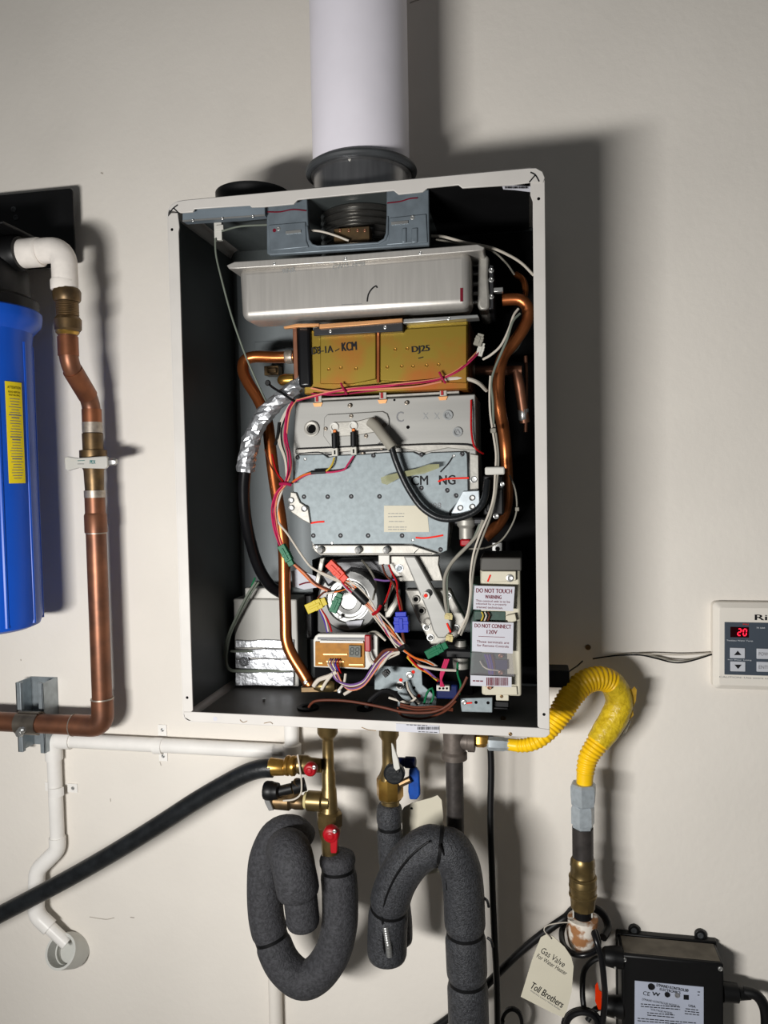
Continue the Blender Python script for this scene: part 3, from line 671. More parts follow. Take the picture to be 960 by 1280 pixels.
# left lower heater box -----------------------------------------------
mb = MB(); mb.pbox(293, 749, 372, 857, .09, .05); pb = obj('heater_box', mb, 'panel_white', WH, bev=.002)
for k, (a, b) in enumerate(((800, 810), (811.5, 823), (824, 838.5), (840, 857.5))):
    mb = MB(); q = [(294, a), (310, a + 1), (330, a - .5), (350, a + .5), (367, a), (367, b), (346, b + .5), (322, b - .6), (294, b)]
    mb.poly(q, .094 + .0015 * (k % 2), .004); obj('foil_strip', mb, 'foil_flat', pb, bev=.001)
small('foil_button', 'dome', 305, 827, .097, 7, 'foil_flat', pb, h=.004)
mb = MB(); mb.pbox(306, 735, 352, 749, .085, .02); obj('box_clip', mb, 'white_plastic', pb, bev=.002)
wire([(323, 727, .11), (313, 742, .11), (300, 766, .11), (288, 792, .11), (283, 815, .11), (283, 830, .11), (288, 837.5, .105), (300, 838.5, .1), (335, 838.5, .095), (364, 838.5, .09)], .0024, 'greygreen', WH, name='heater_cable')
wire([(320, 727, .115), (309, 744, .115), (296, 770, .115), (284, 798, .113), (280, 822, .11)], .0018, 'greygreen', WH, name='heater_cable')
wire([(288, 814, .1), (310, 814, .095), (350, 813, .09)], .0018, 'greygreen', WH, name='heater_cable'); wire([(319, 722, .115), (315, 732, .115), (312, 742, .112)], .0014, 'green', WH)

# display board -------------------------------------------------------
mb = MB(); mb.poly([(391.5, 800), (394, 795), (398, 792.3), (468, 793), (472, 796), (472, 822), (460, 837), (392, 834)], .175, .012); db = obj('display_board', mb, 'white_plastic', WH, bev=.0012)
mb = MB(); mb.poly([(397, 796.5), (466, 797), (466, 800), (397, 799.5)], .1755, .002); obj('slot', mb, 'dark_metal', db, smooth=False)
mb = MB(); mb.poly([(394, 802), (455, 803), (455.5, 835), (394, 832.5)], .178, .004); pcb = obj('circuit_board', mb, 'board_gold', db, smooth=False)
mb = MB(); mb.poly([(400, 800.5), (454, 801.5), (454, 804), (400, 803.5)], .179, .003); obj('board_rail', mb, 'white_plastic', db, smooth=False)
mb = MB(); mb.poly([(436, 807), (450.5, 807.5), (450.5, 822), (436, 821)], .182, .004); led = obj('number_display', mb, 'led_grey', db, smooth=False)
def seven(ch, u, v, d, wpx, hpx, m, parent, th=1.3, slant=.08):
    segs = {'8': 'abcdefg', '2': 'abged', '0': 'abcdef'}[ch]; h, q = hpx / 2, wpx / 2
    ends = {'a': ((-q, -h), (q, -h)), 'b': ((q, -h), (q, 0)), 'c': ((q, 0), (q, h)), 'd': ((-q, h), (q, h)), 'e': ((-q, 0), (-q, h)), 'f': ((-q, -h), (-q, 0)), 'g': ((-q, 0), (q, 0))}
    for s_ in segs:
        (a, b), (c, e) = ends[s_]; k = .12
        a, c = a + (c - a) * k, c - (c - a) * k; b, e = b + (e - b) * k, e - (e - b) * k
        stroke([(u + a - b * slant, v + b), (u + c - e * slant, v + e)], d, th, m, parent, 'digit_segment')
seven('8', 440, 814, .182, 4, 9, 'seg_off', led, 1.1); seven('8', 446.5, 814.3, .182, 4, 9, 'seg_off', led, 1.1)
mb = MB(); mb.pbox(455.5, 794, 463, 815, .187, .012); obj('red_cap', mb, 'red_handle', db, bev=.0015)
for (u0, u1, v) in ((404, 434, 817), (408, 430, 826), (398, 403, 828), (436, 454, 830)):
    mb = MB(); mb.poly([(u0, v), (u1, v + .3), (u1, v + 2), (u0, v + 1.8)], .180, .003); obj('solder_row', mb, 'exchanger_strip', db, smooth=False)
for k in range(5): wire([(412 + 3 * k, 824, .181), (410 + 3 * k, 830, .19), (414 + 2.5 * k, 836, .188), (418 + 2 * k, 842, .185)], .0011, ('white', 'purple', 'white', 'violet', 'red')[k], WH)

# brackets on the floor --------------------------------------------------
mb = MB(); mb.poly([(468, 832), (527, 835), (528, 856), (546, 872), (545, 886), (497, 884), (497, 864), (468, 862)], .165, .004); fbk = obj('floor_bracket', mb, 'plate_galv', WH, bev=.0008)
screw(512, 844, .166, 5, fbk); bolt(500, 857, .166, 4.4, fbk); hole(517.5, 859.5, .1652, 1.8, fbk)
for u, v in ((516.5, 840), (501, 850), (523.5, 870)): small('red_dot', 'disc', u, v, .1655, 2.2, 'ink_red', fbk)
mb = MB(); mb.poly([(575, 873), (615.5, 872), (615.5, 891), (577, 890)], .19, .003); sbk = obj('floor_bracket', mb, 'plate_galv', WH, bev=.001); hole(595, 878, .1902, 2, sbk); hole(610, 878.5, .1902, 2, sbk); screw(580, 878, .1905, 3.4, sbk); stroke([(583, 879), (590, 878.3)], .1905, 2, 'ink_red', sbk)
mb = MB(); mb.pbox(545, 856, 572, 874, .185, .02); bk = obj('relay_block', mb, 'con_darkblue', WH, bev=.002)
mb = MB(); mb.pbox(545.5, 857, 562, 864, .19, .008); rp = obj('wire_connector', mb, 'con_white', bk, bev=.0006)
for u in (549.5, 554, 558.5): small('socket_hole', 'disc', u, 860.5, .1905, 1.4, 'hole', bk)
def floor_disc(u, v, r, m, name, parent, h=.003):
    z = ZB + .0045; dr = RW @ Vector(((u - 480) / F, -(v - 640) / F, -1)); k = (z - CAM.z) / dr.z; p = CAM + dr * k
    mb = MB(); mb.lathe(p, (0, 0, 1), [(0, r), (h, r), (h, r * .55), (h * .4, r * .5), (h * .4, 0)], 24); return obj(name, mb, m, parent)
floor_disc(385, 886, .0145, 'black', 'grommet', fl); floor_disc(456, 887, .011, 'black', 'grommet', fl)
floor_disc(629, 899, .0035, 'bronze', 'floor_screw', fl); floor_disc(250, 881, .003, 'bronze', 'floor_screw', fl); floor_disc(330, 876, .002, 'steel', 'floor_screw', fl)

# control module -----------------------------------------------------------
DM = .19
mb = MB(); mb.pbox(601, 697, 651, 870, DM, .09); cm = obj('control_module', mb, 'cream', WH, bev=.003)
mb = MB(); mb.pbox(600, 697, 652, 714, DM + .002, .09); obj('module_cap', mb, 'module_grey', cm, bev=.002)
mb = MB(); mb.poly([(602, 714), (645, 714), (645, 726), (620, 728), (607, 728), (602, 724)], DM + .006, .006); mp_ = obj('module_plate', mb, 'cream', cm, bev=.001); screw(637.5, 722.5, DM + .006, 5, mp_); stroke([(609.5, 727), (613, 718.5)], DM + .0062, 2, 'ink_red', mp_)
mb = MB(); mb.pbox(592, 764, 632, 777, DM + .001, .03); obj('board_window', mb, 'pcb_green', cm, bev=.001)
mb = MB(); mb.pbox(588, 816, 634, 846, DM + .001, .03); obj('board_window', mb, 'pcb_green', cm, bev=.001)
mb = MB(); mb.pbox(588, 730, 601, 858, DM - .002, .08); obj('board_tray', mb, 'pcb_green', cm, bev=.001)
mb = MB(); mb.poly([(632, 770), (644, 767), (646, 776), (636, 780)], DM + .008, .006); obj('module_tab', mb, 'cream', cm, bev=.001)
mb = MB(); mb.poly([(606, 858), (646, 858), (647, 869), (606, 869)], DM + .003, .006); obj('module_foot', mb, 'cream', cm, bev=.001)
mb = MB(); mb.pbox(620, 868, 636, 876, DM + .002, .02); ft = obj('mounting_foot', mb, 'cream', cm, bev=.001); small('screw', 'dome', 627, 870.5, DM + .002, 2.2, 'bronze', ft)
mb = MB(); mb.pbox(616, 877, 636, 887, DM - .01, .03); mb.pbox(616, 884.5, 635, 887, DM - .006, .02); obj('module_base', mb, 'black', WH, bev=.001)
DL = DM + .012
mb = MB(); mb.poly([(592.5, 732), (643.5, 733.5), (641.5, 764), (591.5, 761.5)], DL, .0015); l1 = obj('warning_label', mb, 'label_white', cm, smooth=False)
text('DO NOT TOUCH', 617.5, 738.5, DL, 44, 5.4, 'ink_maroon', l1, rot=-1, bold=.15); text('WARNING', 616.5, 746.2, DL, 20, 4.6, 'ink_maroon', l1, rot=-1.5, bold=.12)
for k, s_ in enumerate(('This control unit is to be', 'adjusted by a properly', 'trained technician.')): text(s_, 616 - (0, 2, 4)[k], 751.5 + 3.9 * k, DL, (42, 38, 33)[k], 2.7, 'ink_maroon', l1, rot=-1.5)
mb = MB(); mb.poly([(590.5, 777), (642, 778.5), (641, 817), (590, 814)], DL, .0015); l2 = obj('warning_label', mb, 'label_white', cm, smooth=False)
text('DO NOT CONNECT', 616, 782.6, DL, 45, 5, 'ink_maroon', l2, rot=-1, bold=.12); text('120V', 615, 790, DL, 13, 4.8, 'ink_maroon', l2, rot=-1, bold=.12); stroke([(598, 795.3), (631, 796.6)], DL, .5, 'ink_maroon', l2)
text('These terminals are', 616, 802.6, DL, 40, 3, 'ink_maroon', l2, rot=-1.5); text('for Remote Controls', 616, 807.3, DL, 39, 3, 'ink_maroon', l2, rot=-1.5)
mb = MB(); mb.poly([(588, 844), (639.5, 846), (639.5, 859), (588, 857)], DL, .0012); l3 = obj('barcode_label', mb, 'label_white', cm, smooth=False); barcode(608, 847, 635, 857, DL, 'ink_maroon', l3); text('0000000', 597, 851, DL, 13, 2.2, 'ink_maroon', l3) if False else lines([(591, 851, 604, 851.5)], DL, 'ink_maroon', l3, h=1.4)
mb = MB(); mb.poly([(590, 813), (640, 816), (643, 846), (587, 845)], DL - .003, .0012); obj('clear_cover', mb, 'clear_cover', cm, smooth=False)
for k in range(4): wire([(606 + 3 * k, 818, DM + .004), (609 + 2.6 * k, 826, DM + .006), (611 + 2.4 * k, 834, DM + .006), (612 + 2 * k, 846, DM + .004)], .0013, ('violet', 'purple', 'violet', 'brown')[k], cm)
wire([(600, 826, DM + .006), (604, 833, DM + .007), (612, 837, DM + .007), (622, 838, DM + .006), (628, 842, DM + .005)], .001, 'white', cm)
for u, v in ((626, 820), (626, 841), (612, 859)): screw(u, v, DM + .007, 3.2, cm, 'copper_dull')
mb = MB(); mb.pbox(614, 825, 634, 837, DM + .005, .004); obj('circuit_chip', mb, 'con_darkblue', cm, smooth=False)
for k in range(3): wire([(602 + 4 * k, 765, DM + .004), (604 + 4 * k, 770, DM + .006), (601 + 4 * k, 777, DM + .005)], .001, ('yellow', 'white', 'brown')[k], cm)
mb = MB(); mb.pbox(615, 678, 628, 694, .05, .016); cb = obj('catch', mb, 'steel', WH, bev=.001); hole(622, 686, .0502, 3, cb)

# --------------------------------------------------------------- wiring
bundle([(369, 501, .2), (392, 495, .204), (426, 488, .206), (480, 482.5, .207), (508, 479.5, .207), (545, 474.5, .206), (566, 467, .205), (583, 455, .2), (597, 441, .19), (604, 432, .18)], ['pink', 'magenta', 'pink', 'magenta', 'salmon'], .0009, WH, spread=2.2, seed=31)
wire([(389, 485, .2), (410, 489, .205), (440, 488, .206), (476, 486, .206), (520, 483, .205), (552, 477, .203)], .0012, 'salmon', WH); wire([(389, 492, .202), (420, 493.5, .204), (460, 489, .204), (500, 484, .204)], .001, 'magenta', WH)
for u, v in ((430, 487), (553, 473)):
    mb = MB(); mb.tube(pth([(u - 4, v - 8, .209), (u, v, .2105), (u + 4, v + 6, .208)]), .0014, 8); obj('cable_tie', mb, 'wire_magenta', WH)
bundle([(369, 500, .2), (361, 513, .203), (357, 535, .204), (357, 552, .205), (361, 565, .206), (362, 585, .206), (357, 604, .206), (347, 617, .206), (341.5, 636, .206), (343, 658, .205), (349, 676, .203), (354, 690, .2)], ['pink', 'magenta', 'pink', 'magenta', 'salmon', 'magenta'], .0009, WH, spread=2.6, seed=33)
for k, c in enumerate(('white', 'white', 'black', 'grey')):
    o = (k - 1.5) * 2
    wire([(364 + o * .5, 505, .198), (356 + o, 522, .198), (351 + o, 538, .196), (352 + o, 555, .197), (358 + o * .6, 575, .2), (360 + o * .5, 600, .202)], .0013, c, WH)
wire([(349, 528, .2), (347, 545, .198), (344, 556, .195)], .002, 'black', WH, name='cable_tie')
wire([(355, 606, .205), (347, 632, .203), (348, 652, .203), (360, 668, .203), (380, 698, .2), (392, 711, .2), (412, 720, .2), (430, 729, .2)], .0015, 'white', WH)
wire([(340, 568, .18), (346, 590, .19), (356, 604, .2)], .0013, 'red', WH); wire([(331, 562, .17), (340, 585, .18), (354, 605, .2)], .0011, 'brown', WH)
wire([(418, 572, DU + .01), (415, 581, .199), (408, 588.5, .2), (396, 590, .2)], .0013, 'yellow', WH); wire([(442, 570, DU + .01), (434, 582, .199), (430, 587, .2), (416, 590, .2), (398, 591, .2), (382, 594, .2), (366, 603, .203)], .0013, 'pink', WH)
wire([(408, 589, .2), (385, 592, .2), (372, 598, .202), (362, 606, .204)], .0014, 'orange', WH); mb = MB(); mb.tube(pth([(389, 590.5, .2005), (398, 590, .2005), (407, 589.5, .2005)]), .0026, 10); obj('wire_sleeve', mb, 'black', WH)
mb = MB(); mb.tube(pth([(350, 605, .207), (358, 604.5, .21), (364, 606, .207)]), .0022, 8); obj('cable_tie', mb, 'wire_magenta', WH)
wire([(589, 500, DU + .003), (589, 515, DU + .006), (589, 535, DU + .006), (591, 552, DU + .006), (595, 561, DU + .006), (604, 567, DU - .01)], .0013, 'red', WH)
cblock(599, 425, .19, 15, 10, 70, .008, 'wire_grey', WH); cblock(601, 437, .188, 16, 8, 72, .006, 'con_white', WH)
# right hand white cables
wire([(648, 386, .172), (644, 391, .174), (641, 397, .176), (636, 412, .178), (626, 432, .18), (613, 444, .178), (604, 449, .17)], .0016, 'white', WH)
wire([(650, 392, .175), (641, 402, .18), (634, 424, .182), (628, 438, .182), (618, 462, .18), (614, 480, .18), (616, 500, .182), (617, 530, .184)], .0016, 'greygreen', WH)
wire([(613, 470, .18), (612, 492, .182), (613, 518, .184), (617, 545, .187), (620, 568, .19), (619, 592, .196), (617, 620, .2), (611, 642, .203), (600, 668, .204), (592, 692, .203), (588, 720, .203), (588, 742, .205), (584, 768, .2), (573, 792, .195)], .0014, 'white', WH)
wire([(618, 530, .184), (621, 550, .187), (623, 570, .192), (622, 595, .198), (619, 622, .202), (613, 646, .205), (603, 672, .206), (595, 696, .205), (591, 720, .205), (589, 745, .205), (585, 772, .2), (576, 794, .195)], .0014, 'grey', WH)
mb = MB(); mb.pbox(606, 583.5, 631, 593.5, .202, .012); obj('cable_clip', mb, 'white_plastic', WH, bev=.002)
mb = MB(); mb.pbox(613, 535, 620, 541, .192, .012); obj('cable_clip', mb, 'wire_grey', WH, bev=.001)
wire([(539, 295, .19), (555, 296, .19), (581, 303, .185), (612, 309, .18), (634, 318, .17), (652, 329, .16), (667, 344, .15)], .0018, 'white', WH)
wire([(545, 299, .18), (580, 306, .175), (612, 312, .165), (632, 328, .15), (643, 343, .13)], .0013, 'grey', WH)
wire([(556, 474, .2), (580, 473, .198), (597, 478, .19), (608, 488, .17)], .0026, 'white', WH); wire([(646, 420, .14), (656, 400, .14), (664, 395, .14)], .001, 'grey', WH); wire([(632, 448, .15), (646, 436, .15), (657, 416, .15), (664, 400, .14)], .0012, 'grey', WH)
wire([(637, 594, .16), (644, 612, .16), (646, 636, .16), (640, 656, .165), (626, 676, .17), (606, 685, .18), (586, 686, .185)], .0011, 'grey', WH)
mb = MB(); mb.pbox(644, 634, 649, 639, .165, .006); obj('cable_clip', mb, 'wire_grey', WH, bev=.0008)
wire([(604, 650, .2), (597, 668, .2), (583, 684, .2), (565, 703, .2), (556, 722, .2), (556, 745, .2), (559, 768, .195)], .0022, 'grey', WH); wire([(600, 655, .198), (590, 676, .198), (570, 696, .198), (560, 716, .198), (559, 742, .198), (561, 768, .195)], .0016, 'greygreen', WH)
cblock(561, 770, .196, 8, 10, 85, .006, 'con_cream', WH); cblock(562, 797, .192, 9, 9, 80, .006, 'con_cream', WH)
# middle bundle
bundle([(352, 690, .2), (366, 704, .2), (380, 716, .198), (394, 730, .196), (410, 738, .198)], ['orange', 'brown', 'salmon'], .0013, WH, spread=2, seed=3)
bundle([(425, 722, .2), (440, 736, .202), (458, 752, .203), (474, 772, .203), (488, 790, .202), (504, 810, .2)], ['white', 'salmon', 'brown', 'white', 'red', 'purple', 'white', 'orange'], .0010, WH, spread=5, seed=4)
mb = MB(); mb.tube(pth([(443, 738, .205), (451, 746, .206), (458, 753, .205)]), .0058, 14); obj('wire_sleeve', mb, 'black', WH)
mb = MB(); mb.tube(pth([(466, 768, .206), (472, 764, .21), (476, 757, .206)]), .0022, 8); obj('cable_tie', mb, 'red_handle', WH)
bundle([(410, 741, .2), (424, 738, .2), (438, 733, .2)], ['black', 'white', 'orange'], .0013, WH, spread=2, seed=6)
cblock(422, 714, .208, 32, 12, -45, .009, 'con_orange', WH); cblock(358.5, 694, .208, 30, 10, -62, .009, 'con_green', WH)
cblock(396, 756, .198, 29, 13, 24, .009, 'con_yellow', WH); cblock(421, 753, .196, 27, 10, 66, .009, 'con_green', WH)
cblock(502, 777, .205, 26, 18, 92, .011, 'con_blue', WH); cblock(546, 812, .2, 30, 11, 28, .009, 'con_green', WH)
wire([(397, 748, .196), (404, 741, .198), (414, 737, .198)], .0013, 'brown', WH); wire([(425, 742, .197), (428, 735, .199), (430, 728, .2)], .0013, 'black', WH)
wire([(486, 706, .18), (490, 716, .185), (496, 728, .19), (497, 745, .195), (501, 764, .2)], .0013, 'red', WH); wire([(478, 706, .178), (482, 718, .185), (492, 730, .19), (500, 748, .196), (503, 764, .2)], .0013, 'brown', WH); wire([(468, 724, .18), (482, 726, .185), (496, 724, .185)], .0013, 'purple', WH); wire([(490, 725, .185), (486, 740, .19), (480, 756, .195)], .0013, 'red', WH)
wire([(503, 790, .202), (505, 802, .2), (506, 808, .2)], .002, 'brown', WH)
mb = MB(); mb.tube(pth([(500, 812, .202), (506, 808, .206), (510, 811, .202)]), .0035, 8); obj('cable_tie', mb, 'black', WH)
bundle([(506, 812, .2), (520, 821, .2), (534, 826, .198), (546, 832, .192)], ['white', 'white', 'orange'], .0014, WH, spread=2, seed=8)
bundle([(512, 820, .2), (524, 832, .2), (536, 842, .198), (548, 850, .194)], ['yellow', 'brown', 'orange', 'red', 'purple'], .0014, WH, spread=3.2, seed=9)
wire([(503, 812, .2), (492, 812, .2), (480, 814, .198), (468, 828, .195)], .002, 'brown', WH); wire([(500, 815, .199), (488, 818, .198), (478, 830, .195), (468, 840, .192)], .0018, 'white', WH)
wire([(516, 830, .2), (532, 834, .2), (550, 837, .2), (570, 838, .195)], .0018, 'white', WH)
for k, c in enumerate(('purple', 'white', 'brown', 'purple', 'salmon')):
    o = k * 1.6 - 3
    wire([(418 + o, 840, .19), (424 + o, 852 + o * .5, .194), (438, 859 + o, .196), (454, 854 + o, .196), (466 + o, 838, .196), (476 + o, 824, .194), (490 + o, 812, .196)], .0014, c, WH)
wire([(460, 815, .185), (463, 825, .187), (470, 832, .187)], .0025, 'white', WH)
wire([(386, 884, .2), (392, 877, .203), (410, 875, .205), (440, 877, .207), (478, 884, .208), (505, 890, .21), (540, 890, .21), (562, 880, .21), (576, 862, .208), (584, 846, .206)], .0017, 'brown', WH)
wire([(497, 884, .205), (503, 895, .208), (530, 898, .21), (556, 889, .21), (570, 876, .208)], .0015, 'brown', WH)
for k in range(2): wire([(500, 880 + 3 * k, .206), (520, 884 + 3 * k, .208), (545, 883 + 3 * k, .208), (566, 886 + 2 * k, .204)], .0014, 'brown', WH)
wire([(458, 884, .2), (464, 874, .2), (478, 864, .198), (492, 866, .196), (502, 876, .19), (512, 880, .185)], .0032, 'black', WH)
wire([(508, 852, .175), (510, 862, .178), (518, 873, .178), (524, 879, .176)], .0022, 'white', WH); wire([(506, 852, .176), (512, 868, .179), (522, 881, .177)], .0018, 'black', WH)
wire([(530, 880, .19), (534, 866, .192), (540, 860, .192), (542, 870, .19), (538, 880, .19)], .0015, 'green', WH); wire([(572, 828, .19), (572, 842, .192), (576, 856, .192), (574, 868, .19)], .0015, 'green', WH)
for k in range(3): wire([(561 - 2.2 * k, 824, .195), (556 - 2.0 * k, 838, .198), (552 - .5 * k, 848, .198), (551 + 2 * k, 858, .195)], .0013, 'pink', WH)
bundle([(400, 760, .17), (408, 774, .172), (412, 790, .175)], ['violet', 'white', 'red'], .0013, WH, spread=2.4, seed=12)
bundle([(482, 800, .17), (470, 790, .17), (456, 795, .165)], ['white', 'grey'], .0016, WH, spread=2, seed=13)
cblock(483, 841, .19, 9, 8, 40, .007, 'black', WH)

bundle([(430, 726, .2), (446, 738, .204), (462, 756, .205), (478, 778, .204), (492, 798, .203), (506, 812, .2)], ['white', 'white', 'salmon', 'white'], .0011, WH, spread=5, seed=21)
bundle([(400, 716, .19), (416, 724, .196), (432, 731, .2)], ['white', 'brown'], .0012, WH, spread=3, seed=22)
bundle([(470, 834, .19), (484, 822, .194), (498, 816, .198)], ['brown', 'white', 'purple'], .0013, WH, spread=3, seed=23)
wire([(452, 700, .15), (462, 712, .155), (470, 730, .16), (466, 750, .17)], .0016, 'grey', WH); wire([(492, 730, .18), (484, 748, .185), (482, 764, .19)], .0022, 'white', WH)
mb = MB(); mb.poly([(481, 766), (491, 752), (497, 736), (500, 738), (498, 756), (488, 772), (481, 773)], .14, .01); obj('fan_duct', mb, 'cast', WH, bev=.002)
mb = MB(); mb.pbox(380, 742, 392, 800, .09, .02); obj('drain_tube_guard', mb, 'black_gloss', WH, bev=.004)
wire([(520, 872, .19), (512, 878, .192), (500, 876, .192), (486, 872, .19)], .0016, 'white', WH)
wire([(430, 868, .19), (440, 862, .19), (447, 858, .19)], .0022, 'white', WH); wire([(402, 862, .19), (408, 852, .192), (416, 842, .192)], .0022, 'white', WH); wire([(424, 862, .19), (430, 854, .192), (432, 842, .19)], .0018, 'white', WH)

mb = MB(); mb.poly([(364, 714), (372, 711), (398, 722), (398, 734), (380, 737), (366, 733)], .13, .004); wp = obj('sensor_plate', mb, 'label_white', WH, smooth=False); stroke([(374, 731), (382, 728.5), (391, 727.5)], .1303, 2, 'ink_maroon', wp)
# ================================================================== vent pipe
mb = MB(); RP = S(60.5, VD)
mb.lathe((VX, -VD, 0), (0, 0, 1), [(ZT + .05, RP - .003), (ZT + .05, RP - .001), (ZT + .058, RP), (2.74, RP), (2.74, RP - .004), (ZT + .06, RP - .004)], 56)
tag(obj('vent_pipe', mb, 'pvc', None), 'wide white plastic vent pipe rising from the water heater', 'pipe')

# ================================================================== water filter
FD, FU = .122, -31
FX = P(FU, 420, FD).x
zz = lambda v, d=FD: P(40, v, d).z
WF = thing('water_filter', 'tall blue water filter housing with black head and wall plate', 'water filter', (FX, -FD, zz(790)))
RB = S(72.5, FD); RC = S(87, FD)
def turn(prof, n=64, mi=0): m_ = MB(); m_.lathe((FX, -FD, 0), (0, 0, 1), prof, n, mi); return m_
hs = obj('housing', turn([(zz(788), .02), (zz(787), RB * .8), (zz(783), RB * .95), (zz(774), RB), (zz(600), RB * .995), (zz(424), RB), (zz(412), RB * 1.02), (zz(400), RC * .985), (zz(392), RC), (zz(386), RC), (zz(384), RC * .97), (zz(384), .03)]), 'filter_blue', WF)
obj('head', turn([(zz(388), RC * .96), (zz(372), RC * .97), (zz(366), RC * .86), (zz(332), RC * .82), (zz(320), RC * .7), (zz(292), RC * .66), (zz(288), .02)]), 'black', WF)
m_ = MB(); m_.hl(317, 20, FD, [(-20, 24), (22, 24), (27, 22)], 24); obj('outlet_boss', m_, 'black', WF)
# wall plate with a folded shelf
PD = .03; m_ = MB()
xpr = P(92, 280, PD).x; ro_ = rr(2 * FX - xpr, xpr, P(90, 332, PD).z, P(88, 235, PD).z, .006, .006, 4); m_.prism([Vector((x, -PD, z)) for x, z in ro_], .004); pl = obj('wall_plate', m_, 'black', WF, bev=.0008)
m_ = MB(); m_.box(2 * FX - P(78, 300, .03).x, P(78, 300, .03).x, -FD - .05, -PD + .003, zz(292), zz(289)); obj('shelf', m_, 'black', WF, bev=.001)
for u, v in ((17, 261.5), (20, 272)): small('plate_bolt', 'dome', u, v, PD, 4, 'gasket', pl, h=.003)
# curved yellow label
def th_of(u, v=530):
    best = None
    for k in range(-900, 901):
        a = k / 900 * 1.5; p = (FX + RB * math.sin(a), -FD - RB * math.cos(a), zz(v)); e = abs(proj(p)[0] - u)
        if best is None or e < best[0]: best = (e, a)
    return best[1]
a0, a1 = th_of(8.0), th_of(40.5); z1, z0 = P(20, 470.5, FD + .07).z, P(25, 604, FD + .07).z; RL = RB + .0012
def cyl(a, z, r=RL): return Vector((FX + r * math.sin(a), -FD - r * math.cos(a), z))
m_ = MB(); vs = []; fs = []
for i in range(13):
    a = a0 + (a1 - a0) * i / 12
    vs += [cyl(a, z0), cyl(a, z1), cyl(a, z0, RL - .001), cyl(a, z1, RL - .001)]
for i in range(12):
    k = i * 4; fs += [(k, k + 1, k + 5, k + 4), (k + 2, k + 6, k + 7, k + 3), (k + 1, k + 3, k + 7, k + 5), (k, k + 4, k + 6, k + 2)]
fs += [(0, 2, 3, 1), (48, 49, 51, 50)]
m_.add(vs, fs); yl = obj('warning_label', m_, 'label_yellow', hs)
def ctext(s, za, wfrac, h, m):
    v2, f = text_mesh(s); m_ = MB(); ac = (a0 + a1) / 2; wa = (a1 - a0) * wfrac
    m_.add([cyl(ac + x * wa, za + y * h, RL + .0003) for x, y in v2], f); return obj('lettering', m_, m, yl, smooth=False)
for k in range(10):
    a = (a0 + a1) / 2 + 2 * math.pi * (k + .5) / 10
    m_ = MB(); c, s_ = math.sin(a), math.cos(a)
    m_.tube([Vector((FX + (RB - .0016) * c, -FD - (RB - .0016) * s_, zz(779))), Vector((FX + (RB - .0016) * c, -FD - (RB - .0016) * s_, zz(426)))], .0034, 8); obj('grip_rib', m_, 'filter_blue', hs)
hgt = z1 - z0
ctext('ATTENTION', z1 - hgt * .055, .8, hgt * .026, 'ink'); ctext('READ BEFORE', z1 - hgt * .10, .72, hgt * .018, 'ink'); ctext('INSTALLING', z1 - hgt * .13, .66, hgt * .018, 'ink')
m_ = MB(); rr_ = random.Random(9)
for k in range(30):
    z = z1 - hgt * (.17 + .027 * k); L = rr_.uniform(.45, .78) * (a1 - a0) / 2; ac = (a0 + a1) / 2; hh = hgt * (.011 if k not in (6, 7, 14, 15, 22) else .02)
    m_.add([cyl(ac - L, z, RL + .0003), cyl(ac, z, RL + .0004), cyl(ac + L, z, RL + .0003), cyl(ac + L, z + hh * .6, RL + .0003), cyl(ac, z + hh * .6, RL + .0004), cyl(ac - L, z + hh * .6, RL + .0003)], [(0, 1, 4, 5), (1, 2, 3, 4)])
obj('small_print', m_, 'ink_grey', yl, smooth=False)

# ================================================================== copper water line
D1, D2 = .118, .062
CW = thing('copper_water_line', 'weathered copper water pipe with brass union and white elbow beside blue filter', 'pipe', P(122, 900, D2))
def pw(u, v, d): return P(u, v, d)
m_ = MB(); e0 = P(26, 316, D1); e1 = P(80, 316, D1); xE = e1.x
m_.tube(fillet([e0, Vector((xE, -D1, e0.z)), Vector((xE, -D1, P(80, 362, D1).z))], .024), S(17, D1), 28); el_ = obj('white_elbow', m_, 'pvc_aged', CW)
m_ = MB(); m_.hl(316, 40, D1, [(25, 18.5), (27, 19.5), (50, 19.5), (52, 17.5)], 28); obj('elbow_collar', m_, 'pvc_aged', el_)
m_ = MB(); m_.vl(80, 345, D1, [(363, 16.5), (362, 17.8), (352, 18.2), (350, 17.2)], 28); obj('elbow_collar', m_, 'pvc_aged', el_)
m_ = MB(); m_.vl(84, 380, D1, [(415, 15), (412, 17.6), (400, 18), (396, 15), (395.5, 13.5), (378, 13.5), (377.5, 16.5), (375, 18), (365, 18.6), (361, 16.5)], 12); obj('brass_union', m_, 'bronze', CW)
m_ = MB(); pr = []
for k in range(8): pr += [(395 - k * 2.2, 14.4), (394 - k * 2.2, 15.2)]
m_.vl(84, 380, D1, pr, 24); obj('union_thread', m_, 'bronze', CW)
m_ = MB(); m_.vl(84.5, 417, D1, [(419, 13), (416, 15.5), (413, 15.5)], 24); obj('solder_ring', m_, 'brass_bright', CW)
top = P(84.5, 415, D1); A_ = Vector((top.x, -D1, P(85, 455, D1).z)); xL_ = P(116.5, 565, D2).x
B_ = Vector((xL_, -D2, P(113, 502, D2).z))
low = Vector((xL_, -D2, P(130, 908, D2).z)); lft = Vector((-1.6, -D2, low.z))
r1 = S(12.2, .09)
m_ = MB(); m_.tube(fillet([top, A_, B_, Vector((xL_, -D2, P(116, 545, D2).z))], .02), r1, 24); obj('offset_pipe', m_, 'copper_dull', CW)
